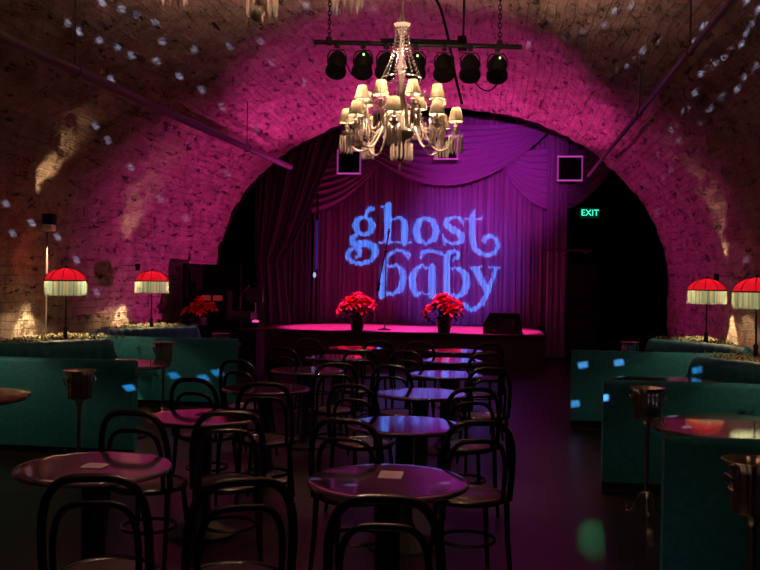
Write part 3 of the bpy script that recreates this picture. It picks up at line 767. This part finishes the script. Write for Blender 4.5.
for k, (ysh, side, ys, lab, nxt) in enumerate(BOOTHS):
    banquette(lab, ysh, side, ys)
    path = booth_path(ysh, side, ys); nn = offset(path, side)
    # ledge behind it, up to the brick
    i0 = min(range(len(path)), key=lambda i: abs(path[i].y-(ysh+.5*ys))+(0 if abs(path[i].x-VX) > 3.4 else 9))
    wx = VX+side*(VA-.13)
    poly = [(path[i]-nn[i]*.03) for i in range(i0, len(path), 2)]
    e = poly[-1]
    poly = [(v.x, v.y) for v in poly]+[(e.x+side*.05, min(nxt-.06, e.y+.35)), (e.x+side*.55, nxt-.06), (wx, nxt-.06), (wx, poly[0].y)]
    nm = 'right' if side > 0 else 'left'
    lw = {0: 'nearest on the right', 1: 'second on the right', 2: 'farthest on the right', 3: 'nearer one on the left', 4: 'farther one on the left'}[k]
    tag(MB().prism(poly, 0, .862).build('ledge', 'ledge'), f'stone planter ledge between booth back and brick wall, {lw}', 'ledge')
    # trailing greens
    gm = MB(); r = random.Random(50+k)
    cnt = 0
    while cnt < 620:
        i = r.randrange(len(poly)-3); j = r.random()
        bx, by = poly[min(i, len(poly)-5)]
        x = bx+(wx-bx)*j*.96+side*.03; y = by+(nxt-.1-by)*r.random()*.9
        if abs(x-VX) > VA-.22: continue
        a = r.uniform(0, 6.28); ln = r.uniform(.05, .11); zz = .864+r.uniform(0, .02)
        dx, dy = math.cos(a)*ln, math.sin(a)*ln; ox, oy = -math.sin(a)*.014, math.cos(a)*.014; h = r.uniform(.0, .055)
        gm.add([(x, y, zz-.005), (x+dx*.5+ox, y+dy*.5+oy, zz+h), (x+dx, y+dy, zz+h*.5), (x+dx*.5-ox, y+dy*.5-oy, zz+h*.9)], [(0, 1, 2, 3)]); cnt += 1
    go = gm.build('ledge_greenery', 'moss', fix=False); go['kind'] = 'stuff'
    tag(go, f'low dry greenery spread on the planter ledge, {lw}', 'greenery')

def booth_table(label, loc, rad):
    t = thing('booth_table', label, 'table', loc, 0, 'round booth tables')
    MB().lathe([(.001, .70), (rad-.03, .70), (rad-.003, .712), (rad, .722), (rad-.006, .7395), (rad-.014, .741), (rad-.06, .741), (.001, .741)], 64).build('tabletop', 'boothtop', t)
    MB().lathe([(.07, .699), (.06, .66), (.06, .12), (.09, .08)], 20).build('column', 'iron', t)
    MB().lathe([(.28, 0), (.28, .02), (.22, .045), (.08, .09)], 28).build('base', 'iron', t)
    return t
booth_table('round brown table in the nearest right booth, reflecting a red lamp', (1.52, 5.76, 0), .56)
booth_table('round brown table in the second right booth, behind the tall bucket stand', (1.58, 8.28, 0), .57)
booth_table('round brown table in the nearest left booth, its far edge warmly lit', (-3.79, 8.53, 0), .50)
booth_table('round brown table cut by the left edge of the picture', (-3.92, 5.94, 0), .54)
booth_table('round brown table in the farther left booth, only its rim showing', (-3.83, 11.6, 0), .37)

# ------------------------------------------------------------------ bucket stands
def bucket_stand(label, loc, rz=0, h=.9):
    t = thing('ice_bucket_stand', label, 'ice bucket', loc, rz, 'ice buckets on stands')
    MB().lathe([(.05, h-.22), (.084, h-.215), (.089, h-.20), (.091, h-.05), (.098, h-.022), (.122, h-.004), (.124, h), (.116, h), (.094, h-.022), (.085, h-.06), (.080, h-.19), (.001, h-.2)], 84, flute=.03, fn=14).build('bucket', 'brass', t)
    for s in (-1, 1):
        MB().tube([(s*.105+s*.014*math.sin(a), .036*math.cos(a), h-.09+.036*math.sin(a)) for a in np.linspace(0, 2*PI, 17)[:-1]], .006, 6, True).build('handle', 'brass', t)
    MB().lathe([(.016, .10), (.022, .14), (.016, .2), (.015, h-.34), (.02, h-.31), (.016, h-.28), (.035, h-.235), (.06, h-.22)], 16).build('pole', 'brass', t)
    for k in range(3):
        a = 2*PI*k/3+.5; c, s = math.cos(a), math.sin(a)
        pts = [(.012, .17), (.045, .15), (.07, .09), (.10, .035), (.14, .02), (.155, .045), (.14, .06)]
        MB().tube(catmull([(x*c, x*s, z) for x, z in pts], .015), .012, 8).build('foot', 'brass', t)
    return t
bs = bucket_stand('fluted metal ice bucket on a tall stand beside the second right booth', (1.03, 6.34, 0))
BK = [('fluted metal ice bucket cut by the right edge, in front of the nearest right booth', (1.045, 3.81, 0), .3),
      ('fluted metal ice bucket on a stand before the nearest left booth', (-3.15, 6.36, 0), .9),
      ('fluted metal ice bucket on a stand just beyond the nearest left booth table', (-3.66, 9.36, 0), .2),
      ('fluted metal ice bucket showing above the back of the farther left booth', (-3.58, 11.11, 0), .5),
      ('fluted metal ice bucket showing above the back of the farthest right booth', (1.62, 11.37, 0), .5)]
for lab, loc, rz in BK: copy_thing(bs, lab, loc, rz)

# ------------------------------------------------------------------ table lamps
MT['rib'] = mat('dark_red_braid', (.10, .004, .008), .8)
def table_lamp(label, loc, sc=1.0):
    t = thing('table_lamp', label, 'lamp', loc, 0, 'red fringed lamps')
    z = lambda v: v
    R = .236*sc
    MB().lathe([(.09, 0), (.09, .015), (.03, .03), (.022, .10), (.03, .14), (.012, .17)], 20).build('base', 'lampmetal', t)
    MB().tube([(0, 0, .15), (0, 0, .61)], .011, 8).build('pole', 'lampmetal', t)
    prof = [(R, .69), (R*.985, .715), (R*.90, .752), (R*.64, .80), (R*.30, .828), (R*.12, .836)]
    n = 48; m = MB(); vs = []
    for q, (r_, z_) in enumerate(prof):
        for j in range(n):
            a = 2*PI*j/n; rr = r_*(1-.018*abs(math.sin(a*5)))
            vs.append((rr*math.cos(a), rr*math.sin(a), z_))
    sh = m.add(vs, [(i*n+j, i*n+(j+1) % n, (i+1)*n+(j+1) % n, (i+1)*n+j) for i in range(len(prof)-1) for j in range(n)]).build('lamp_shade', 'redshade', t, fix=False)
    MB().tube([(R*1.005*math.cos(a), R*1.005*math.sin(a), .69) for a in np.linspace(0, 2*PI, 49)[:-1]], .008, 6, True).build('trim', 'trimb', sh)
    MB().lathe([(.035, .834), (.02, .848), (.012, .86), (.001, .868)], 12).build('finial', 'lampmetal', t)
    MB().tube([(-R*.12, 0, .836), (R*.12, 0, .836)], .004, 5).tube([(0, -R*.12, .836), (0, R*.12, .836)], .004, 5).build('shade_carrier', 'lampmetal', t)
    rb = MB()
    for k in range(10):
        a = 2*PI*k/10; rb.tube([(1.006*r_*math.cos(a), 1.006*r_*math.sin(a), z_+.002) for r_, z_ in prof], .0045, 5)
    rb.tube([(prof[-1][0]*math.cos(a), prof[-1][0]*math.sin(a), prof[-1][1]+.003) for a in np.linspace(0, 2*PI, 21)[:-1]], .006, 5, True)
    rb.build('shade_ribs', 'rib', sh)
    nf = 150; fm = MB()
    vs = []; uvs = []
    for k in range(nf):
        a = 2*PI*k/nf; rr = R*(1+.012*math.sin(k*2.3)); zb = .525+.012*math.sin(k*1.7); da = PI/nf*1.06
        for (aa, zz) in ((a-da, .69), (a+da, .69), (a+da*1.1, zb), (a-da*1.1, zb)):
            vs.append((rr*math.cos(aa), rr*math.sin(aa), zz)); uvs.append((k/nf, zz))
    fm.add(vs, [(4*k, 4*k+1, 4*k+2, 4*k+3) for k in range(nf)])
    fo_ = fm.build('fringe', 'fringe', t, fix=False)
    ul = fo_.data.uv_layers.new(name='UVMap')
    for lp in fo_.data.loops: ul.data[lp.index].uv = uvs[lp.vertex_index]
    fo_['label'] = 'pale gold and blue-grey thread fringe'
    MB().tube([(0, 0, .60), (0, 0, .63)], .016, 10).build('socket', 'lampmetal', t)
    point('bulb_light', t, (0, 0, .665), ELIGHT['lamp'], (1, .76, .38), .022)
    return t
def lamp_at(px, d):
    v = P(px, 283, d); return (v.x, v.y, .87)
l0 = table_lamp('red fringed table lamp on the left ledge, nearer one', lamp_at(66, 10.25))
copy_thing(l0, 'red fringed table lamp on the left ledge, farther one beside the pink wall', lamp_at(152, 12.75))
copy_thing(l0, 'red fringed table lamp on the right ledge, the whole one left of the picture edge', lamp_at(707, 11.15))
copy_thing(l0, 'red fringed table lamp outside the picture, left ledge before the nearest left booth back', (-4.9, 6.75, .87))
copy_thing(l0, 'red fringed table lamp outside the picture, right ledge before the second right booth back', (2.6, 6.6, .87))
copy_thing(l0, 'red fringed table lamp cut off by the right edge of the picture', lamp_at(757, 9.0))

# up and down wall lights on the brick
def wall_x(z, side): return VX+side*VA*(math.sqrt(max(0, 1-((z-VZ)/VB)**2)) if z > VZ else 1)
def sconce(label, wpx, wpy, D, z, side, pale, conduit, ang, k, e_down, e_up):
    # find the brick under this pixel, then stand the fitting D off it at height z
    dg2 = bpy.context.evaluated_depsgraph_get(); o = CAMP.copy(); dr_ = ray(wpx, wpy).normalized(); W = None
    for _ in range(20):
        ok, hit, n_, i_, ob, mw = S.ray_cast(dg2, o, dr_)
        if not ok: break
        if ob.name.startswith('ceiling'): W = hit; break
        o = hit+dr_*.01
    if W is None: W = AY(wpx, wpy, 10.5)
    v = Vector((W.x-side*D, W.y, z)); wx = wall_x(z, side)
    t = thing('wall_light', label, 'wall light', v, 0, 'wall lights on the brick')
    MB().box((0, 0, .05*k), (.15*k, .14*k, .15*k), bev=.012*k).build('housing', 'black', t)
    MB().box((0, -.006*k, -.07*k), (.15*k, .145*k, .10*k), bev=.025*k).build('front', 'pale' if pale else 'black', t)
    MB().box(((wx-v.x)/2+side*.03, .03*k, .02), (abs(wx-v.x)-.02, .009, .009)).build('bracket', 'black', t)
    if conduit: MB().tube([(-.05, .05, -.11), (-.055, .05, .86-v.z)], .011, 6).build('conduit', 'steel', t)
    spot('down_beam', t, (0, -.01, -.125*k-.005), (-side*.125, -.01, -1.2), e_down, (1, .74, .36), ang, .22, .012)
    spot('up_beam', t, (0, 0, .13*k+.005), (side*.04, 0, 1.2), e_up, (1, .68, .34), 64, .9, .03)
bpy.context.view_layer.update()
sconce('small black wall light with a pale lower front, high on the left brick wall', 27, 302, .27, 2.24, -1, True, True, 49, .85, 620, 26)
sconce('small dark wall light added on the left brick, half behind the farther red lamp', 122, 300, .24, 1.76, -1, False, False, 66, .4, 190, 16)  # added fitting, placed to cast the tan scallop on the left wall
sconce('small dark wall light added on the right brick, half behind the whole red lamp', 733, 306, .22, 1.73, 1, False, False, 62, .4, 190, 16)  # added fitting, placed to cast the tan scallop on the right wall

# ------------------------------------------------------------------ added lights that wash stage and vault
def uplight(label, loc, target, e, col, ang, blend):  # added unseen source for the magenta wash on the vault
    t = thing('added_uplight', label, 'light', loc, 0, 'added uplights along the stage front')
    MB().box((0, 0, .08), (.22, .16, .14), bev=.015).build('body', 'black', t)
    MB().box((0, 0, .004), (.26, .2, .02)).build('base', 'black', t)
    MB().box((0, 0, .152), (.18, .12, .006)).build('lens', 'lens', t)
    spot('beam', t, (0, 0, .17), Vector(target)-Vector(loc), e, col, ang, blend, .05)
MAG = (1, .055, .48)
uplight('added unseen black uplight at the left end of the stage front', (-3.4, 15.7, 0), (3.0, 14.5, 3.0), ELIGHT['vault']*2.2, MAG, 56, .8)
uplight('added unseen black uplight at the middle of the stage front', (-1.25, 15.95, 0), (-1.25, 15.0, 4.9), ELIGHT['vault']*3.4, MAG, 84, .32)
uplight('added unseen black uplight at the right end of the stage front', (1.4, 14.8, 0), (-5.5, 14.3, 2.4), ELIGHT['vault']*5.2, MAG, 56, .8)
def hung(label, loc, target, e, col, ang, blend):  # added unseen source for the pink light on the stage floor
    t = thing('added_floodlight', label, 'light', loc, 0, 'added floodlights behind the arch')
    MB().box((0, 0, .06), (.34, .2, .2), bev=.02).build('body', 'black', t)
    MB().tube([(0, 0, .15), (0, 0, 6.33-loc[2])], .014, 8).build('hanger', 'black', t)
    spot('beam', t, (0, 0, -.06), Vector(target)-Vector(loc), e, col, ang, blend, .08)
hung('added unseen black floodlight above the left of the stage opening', (-2.9, 17.35, 5.2), (-2.9, 18.0, .64), ELIGHT['floor'], (1, .04, .42), 42, .4)
hung('added unseen black floodlight above the right of the stage opening', (-.7, 17.35, 5.2), (-.7, 18.0, .64), ELIGHT['floor'], (1, .04, .42), 42, .4)

# ------------------------------------------------------------------ pattern projectors
# the two projected words, as strokes (x, y, width) in photograph pixels
def K(ox, oy, s, pts): return [(ox+x/s, oy+y/s, w/s) for x, y, w in pts]
A_ = lambda *p_: K(340, 195, 8.765, p_); B_ = lambda *p_: K(420, 195, 8.765, p_); C_ = lambda *p_: K(370, 245, 8.765, p_); D_ = lambda *p_: K(430, 245, 8.14, p_); G_ = lambda *p_: K(340, 190, 4.38, p_)
strokes = [
    A_((137, 268, 62), (150, 215, 50), (208, 188, 26), (268, 215, 45), (286, 268, 58), (270, 318, 48), (213, 350, 24), (155, 322, 48), (137, 268, 62)),
    A_((225, 190, 25), (238, 145, 34), (265, 112, 40), (285, 120, 40)),
    A_((150, 345, 30), (112, 372, 50), (118, 420, 55), (180, 425, 65), (250, 420, 62), (300, 455, 62), (312, 510, 64)),
    G_((156, 250, 30), (160, 268, 27), (140, 304, 22), (95, 322, 18), (50, 313, 18), (33, 290, 22), (42, 262, 18), (68, 250, 16), (88, 262, 20), (86, 285, 18), (72, 292, 14)),
    A_((428, 82, 50), (420, 120, 64), (420, 300, 62), (415, 405, 60)), A_((365, 98, 14), (405, 92, 22)), A_((345, 410, 18), (475, 410, 18)), A_((446, 72, 14), (446, 110, 14)),
    A_((450, 212, 20), (500, 200, 25), (540, 197, 32), (566, 235, 55), (568, 300, 64), (565, 405, 64)), A_((495, 413, 18), (625, 413, 18)),
    [(416, 230, 7.4), (419, 221, 6), (426, 217.3, 3), (433, 221, 6), (436.4, 230, 7.4), (434, 239, 6), (426, 243, 3), (418.5, 239.5, 6), (416, 230, 7.4)],
    B_((372, 240, 22), (350, 197, 26), (290, 190, 25), (235, 215, 45), (228, 258, 55), (290, 300, 60), (362, 345, 60), (368, 393, 50), (310, 425, 28), (240, 408, 25), (208, 372, 22)),
    B_((380, 212, 14), (381, 268, 10)), B_((200, 345, 14), (213, 432, 22)),
    B_((480, 118, 10), (470, 152, 30), (458, 190, 50), (455, 300, 56), (460, 400, 56), (482, 468, 50), (530, 510, 40), (600, 525, 35), (655, 500, 36), (685, 440, 36), (670, 385, 36), (620, 355, 36), (572, 368, 42), (560, 400, 42)),
    B_((400, 207, 20), (540, 207, 18)), B_((541, 188, 12), (541, 216, 12)),
    C_((150, 110, 35), (128, 200, 55), (115, 300, 70), (108, 430, 72)), C_((150, 110, 35), (180, 70, 30), (240, 40, 26), (300, 50, 30), (335, 82, 45), (333, 120, 20)),
    C_((165, 190, 22), (230, 172, 30), (283, 220, 55), (294, 300, 62), (270, 380, 55), (210, 425, 35), (140, 422, 35)),
    C_((505, 195, 25), (450, 175, 26), (397, 215, 50), (370, 290, 66), (380, 380, 60), (410, 430, 42), (450, 412, 20), (510, 422, 15)), C_((545, 190, 60), (545, 300, 70), (545, 440, 66)), C_((575, 432, 30), (612, 438, 14)),
    C_((450, 110, 24), (460, 62, 36), (500, 45, 36), (560, 55, 30), (610, 60, 26), (648, 92, 22)),
    D_((135, 105, 50), (135, 250, 56), (135, 410, 56)), D_((135, 110, 45), (150, 62, 40), (190, 40, 28), (230, 62, 30), (224, 100, 28), (190, 116, 20)),
    D_((180, 185, 22), (240, 190, 36), (288, 240, 60), (300, 310, 64), (275, 380, 55), (220, 420, 30), (175, 392, 22)),
    D_((345, 182, 30), (372, 192, 52), (410, 270, 60), (452, 350, 54)), D_((325, 178, 16), (425, 178, 16)),
    D_((538, 182, 30), (520, 240, 30), (490, 320, 36), (460, 400, 42), (420, 478, 42), (360, 518, 36), (310, 513, 36), (284, 482, 36)), D_((478, 176, 14), (570, 176, 14)),
]
def raster(strokes, x0, x1, y0, y1, st_):
    xs = np.arange(x0, x1, st_); ys = np.arange(y0, y1, st_); XX, YY = np.meshgrid(xs+st_/2, ys+st_/2)
    mk = np.zeros(XX.shape, bool)
    for s in strokes:
        for (ax, ay, aw), (bx, by, bw) in zip(s[:-1], s[1:]):
            dx, dy = bx-ax, by-ay; l2 = dx*dx+dy*dy
            t = np.clip(((XX-ax)*dx+(YY-ay)*dy)/l2, 0, 1)
            mk |= np.hypot(XX-ax-t*dx, YY-ay-t*dy) < (aw+(bw-aw)*t)*.5
    return xs, ys, mk
LP = Vector((TA.x+dv.x*.72, 9.98, TA.z+.02)); YC = 20.0; yp = .16
xs, ys_, mk = raster(strokes, 338, 506, 192, 316, .35)
# photo pixel -> curtain -> stencil
tl, trr, bl_, brr = [AY(x, y, YC) for x, y in ((338, 192), (506, 192), (338, 316), (506, 316))]
def to_plate(px, py):
    w = AY(px, py, YC)-LP; k = yp/w.y; return w.x*k, w.z*k
verts = []; faces = []
# rows of the raster become sheared quads, so build this plate directly
def text_plate(parent):
    m = MB(); vs = []; fs = []
    W0 = 330; W1 = 514; H0 = 184; H1 = 324
    def q(xa, xb, ya, yb):
        k = len(vs)
        for x, y in ((xa, ya), (xb, ya), (xb, yb), (xa, yb)):
            u, v_ = to_plate(x, y); vs.append((u, yp, v_))
        fs.append((k, k+1, k+2, k+3))
    q(W0, W1, H0, ys_[0]); q(W0, W1, ys_[-1]+.35, H1)
    for r_ in range(len(ys_)):
        row = np.r_[False, mk[r_], False].astype(int); d = np.diff(row); on = np.where(d == 1)[0]; off = np.where(d == -1)[0]
        x = W0
        for a, b_ in zip(on, off): q(x, xs[0]+a*.35, ys_[r_], ys_[r_]+.35); x = xs[0]+b_*.35
        q(x, W1, ys_[r_], ys_[r_]+.35)
    m.add(vs, fs, False); o = m.build('stencil_plate', 'matte', parent, fix=False)
    return [to_plate(W0, H0), to_plate(W1, H1)]
tpj = thing('pattern_projector', 'black box projector with a cut letter stencil above the lighting bar', 'projector', LP)
(xa, za), (xb, zb) = text_plate(tpj)
cx, cz = (xa+xb)/2, (za+zb)/2; hw, hh = (xb-xa)/2-.002, (za-zb)/2-.002; yb = -.1
m = MB(); g = .008
# four walls and a back, converging on nothing: a plain dark box around lamp and stencil
x0b, x1b, z0b, z1b = min(cx-hw, -.03), max(cx+hw, .03), min(cz-hh, -.03), max(cz+hh, .03)
m.box(((x0b+x1b)/2, (yp+yb)/2, z1b+g/2), (x1b-x0b+2*g, yp-yb, g)).box(((x0b+x1b)/2, (yp+yb)/2, z0b-g/2), (x1b-x0b+2*g, yp-yb, g))
m.box((x0b-g/2, (yp+yb)/2, (z0b+z1b)/2), (g, yp-yb, z1b-z0b)).box((x1b+g/2, (yp+yb)/2, (z0b+z1b)/2), (g, yp-yb, z1b-z0b)).box(((x0b+x1b)/2, yb-g/2, (z0b+z1b)/2), (x1b-x0b+2*g, g, z1b-z0b+2*g))
# front mask outside the stencil
e_ = .0
if z1b > cz+hh: m.box(((x0b+x1b)/2, yp, (z1b+cz+hh)/2), (x1b-x0b, .004, z1b-cz-hh))
if z0b < cz-hh: m.box(((x0b+x1b)/2, yp, (z0b+cz-hh)/2), (x1b-x0b, .004, cz-hh-z0b))
if x0b < cx-hw: m.box(((x0b+cx-hw)/2, yp, (z0b+z1b)/2), (cx-hw-x0b, .004, z1b-z0b))
if x1b > cx+hw: m.box(((x1b+cx+hw)/2, yp, (z0b+z1b)/2), (x1b-cx-hw, .004, z1b-z0b))
m.build('housing', 'matte', tpj)
MB().tube([(0, .02, z1b), (0, .02, VZ+VB*math.sqrt(1-((LP.x-VX)/VA)**2)-LP.z)], .012, 8).build('hanger', 'black', tpj)
cw = to_plate(422, 254); spot('lamp_beam', tpj, (0, 0, 0), (cw[0], yp, cw[1]), ELIGHT['text'], (.05, .40, 1), 30, 0, 0.0)

# scattered light spots on brick, sofas and tables
def cr(ox, oy, s, pts): return [(ox+x/s, oy+y/s) for x, y in pts]
DOTS = cr(0, 0, 3, [(307, 8), (365, 28), (408, 44), (465, 68), (202, 68), (237, 94), (298, 120), (352, 141), (395, 166), (488, 124), (470, 184), (581, 149), (538, 229), (605, 270), (667, 321), (690, 137), (286, 376), (323, 420), (393, 503), (684, 522), (243, 218), (333, 238)]) \
    + cr(253, 0, 3, [(157, 18), (251, 33), (359, 33), (22, 123), (58, 188), (152, 248), (10, 385)]) \
    + cr(506, 0, 3, [(374, 19), (325, 35), (293, 75), (230, 97), (166, 125), (568, 6), (529, 33), (508, 51), (476, 97), (459, 128), (412, 150), (365, 193), (318, 219), (592, 77), (563, 125), (67, 135), (238, 255), (655, 169), (625, 193), (585, 219), (566, 278), (613, 325), (645, 289), (694, 267), (716, 231), (755, 193), (706, 134), (721, 100), (735, 73), (757, 30), (723, 2), (533, 332), (568, 382), (520, 421), (498, 387), (462, 458), (492, 514), (420, 552)]) \
    + cr(0, 190, 3, [(18, 40), (95, 98), (38, 130), (172, 140), (230, 210), (480, 25), (558, 85), (290, 308)]) \
    + cr(506, 190, 3, [(455, 65), (722, 207)])
LOW = [(174, 375.5), (203.5, 378), (217.5, 372.8), (129.5, 388), (583, 365), (619, 362.6), (575, 404), (604, 398), (634, 423), (697, 370), (672, 380), (351, 485), (445, 483), (314, 478.5), (672, 416), (687, 427)]
bpy.context.view_layer.update()
dg = bpy.context.evaluated_depsgraph_get()
DL = Vector((1.35, 1.5, 2.95))
skip = ('chandelier', 'shade', 'prisms', 'bobeche', 'arm', 'candle', 'bead', 'crystal', 'drop', 'trim', 'stem')
def cast(px, py):
    o = CAMP.copy(); d = ray(px, py).normalized()
    for _ in range(12):
        ok, loc, n, i, ob, mw = S.ray_cast(dg, o, d)
        if not ok: return None
        if ob.name.split('.')[0] in ('ceiling', 'shell', 'back_cushion', 'tabletop', 'wall_stage_arch', 'floor'): return loc
        o = loc+d*.01
    return None
ypd = .30
def to_dot(px, py):
    h = cast(px, py)
    return None if h is None else (h-DL)
sq = []
for px, py in DOTS+LOW:
    c = cast(px, py)
    if c is None or c.y < DL.y+.8: continue
    low = (px, py) in LOW
    hx, hy = (6.0, 3.6) if low and py < 410 else ((6.5, 1.3) if low else (3.3, 3.9))
    sk = 1.2 if px > 380 else -1.2
    w_ = c-DL; nv_ = None
    qd = []
    for ux, uy in ((-hx+sk, -hy*.6), (hx*.5+sk, -hy), (hx-sk, hy*.6), (-hx*.5-sk, hy)):
        # keep the spot on the tangent plane of what it hits
        v = ray(px+ux, py+uy); h2 = cast(px+ux, py+uy)
        p_ = h2 if h2 is not None and (h2-c).length < .6 else CAMP+v*((c-CAMP).length/v.length)
        e_ = p_-DL; k = ypd/e_.y; qd.append((e_.x*k, e_.z*k))
    sq.append(qd)
def edge_x(qd, z):
    xs_ = []
    for a in range(4):
        (x0, z0), (x1, z1) = qd[a], qd[(a+1) % 4]
        if (z0-z)*(z1-z) <= 0 and abs(z1-z0) > 1e-12: xs_.append(x0+(x1-x0)*(z-z0)/(z1-z0))
    return (min(xs_), max(xs_)) if xs_ else None
bx0 = min(x for q in sq for x, z in q)-.01; bx1 = max(x for q in sq for x, z in q)+.01
bz0 = min(z for q in sq for x, z in q)-.01; bz1 = max(z for q in sq for x, z in q)+.01
bx0 = min(bx0, -.05); bx1 = max(bx1, .05); bz0 = min(bz0, -.05); bz1 = max(bz1, .05)
zs_ = sorted({round(z, 7) for q in sq for x, z in q}); zs_ = [bz0]+zs_+[bz1]
dp = thing('pattern_projector', 'added black box projector with a perforated plate near the camera, in place of a mirror ball', 'projector', DL)  # added out of view to throw the light spots a mirror ball would
m = MB(); vs = []; fs = []
def trap(a0, b0, a1, b1, z0, z1):
    k = len(vs); vs.extend([(a0, ypd, z0), (b0, ypd, z0), (b1, ypd, z1), (a1, ypd, z1)]); fs.append((k, k+1, k+2, k+3))
for z0, z1 in zip(zs_[:-1], zs_[1:]):
    if z1-z0 < 2e-7: continue
    zm = (z0+z1)/2; op = []
    for q in sq:
        za_, zb_ = min(z for x, z in q), max(z for x, z in q)
        if za_ < zm < zb_:
            e0 = edge_x(q, min(max(z0, za_+1e-9), zb_-1e-9)); e1 = edge_x(q, min(max(z1, za_+1e-9), zb_-1e-9)); em = edge_x(q, zm)
            if e0 and e1: op.append((em[0], e0, e1))
    op.sort(); x0 = x1 = bx0
    for _, e0, e1 in op:
        if e0[0] < x0 or e1[0] < x1: continue
        trap(x0, e0[0], x1, e1[0], z0, z1); x0, x1 = e0[1], e1[1]
    trap(x0, bx1, x1, bx1, z0, z1)
m.add(vs, fs, False); m.build('stencil_plate', 'matte', dp, fix=False)
m = MB(); yb = -.12; cx, cz, w, h = (bx0+bx1)/2, (bz0+bz1)/2, bx1-bx0, bz1-bz0
m.box((cx, (ypd+yb)/2, bz1+.006), (w+.024, ypd-yb, .012)).box((cx, (ypd+yb)/2, bz0-.006), (w+.024, ypd-yb, .012))
m.box((bx0-.006, (ypd+yb)/2, cz), (.012, ypd-yb, h+.02)).box((bx1+.006, (ypd+yb)/2, cz), (.012, ypd-yb, h+.02)).box((cx, yb-.006, cz), (w+.024, .012, h+.024))
m.build('housing', 'matte', dp)
MB().tube([(cx, -.04, bz1+.008), (cx, -.04, VZ+VB*math.sqrt(1-((DL.x-VX)/VA)**2)-DL.z)], .012, 8).build('hanger', 'black', dp)
tgt = Vector(((bx0+bx1)/2, ypd, (bz0+bz1)/2))
spot('lamp_beam', dp, (0, 0, 0), tgt, ELIGHT['dots'], (.42, .55, 1), 140, 0, .0006)

# ------------------------------------------------------------------ world and colour management
w = bpy.data.worlds.new('world'); S.world = w; w.use_nodes = True
w.node_tree.nodes['Background'].inputs[0].default_value = (.02, .01, .02, 1); w.node_tree.nodes['Background'].inputs[1].default_value = .0
S.view_settings.view_transform = 'Standard'; S.view_settings.look = 'None'; S.view_settings.exposure = 0; S.view_settings.gamma = 1
S.view_settings.use_curve_mapping = False
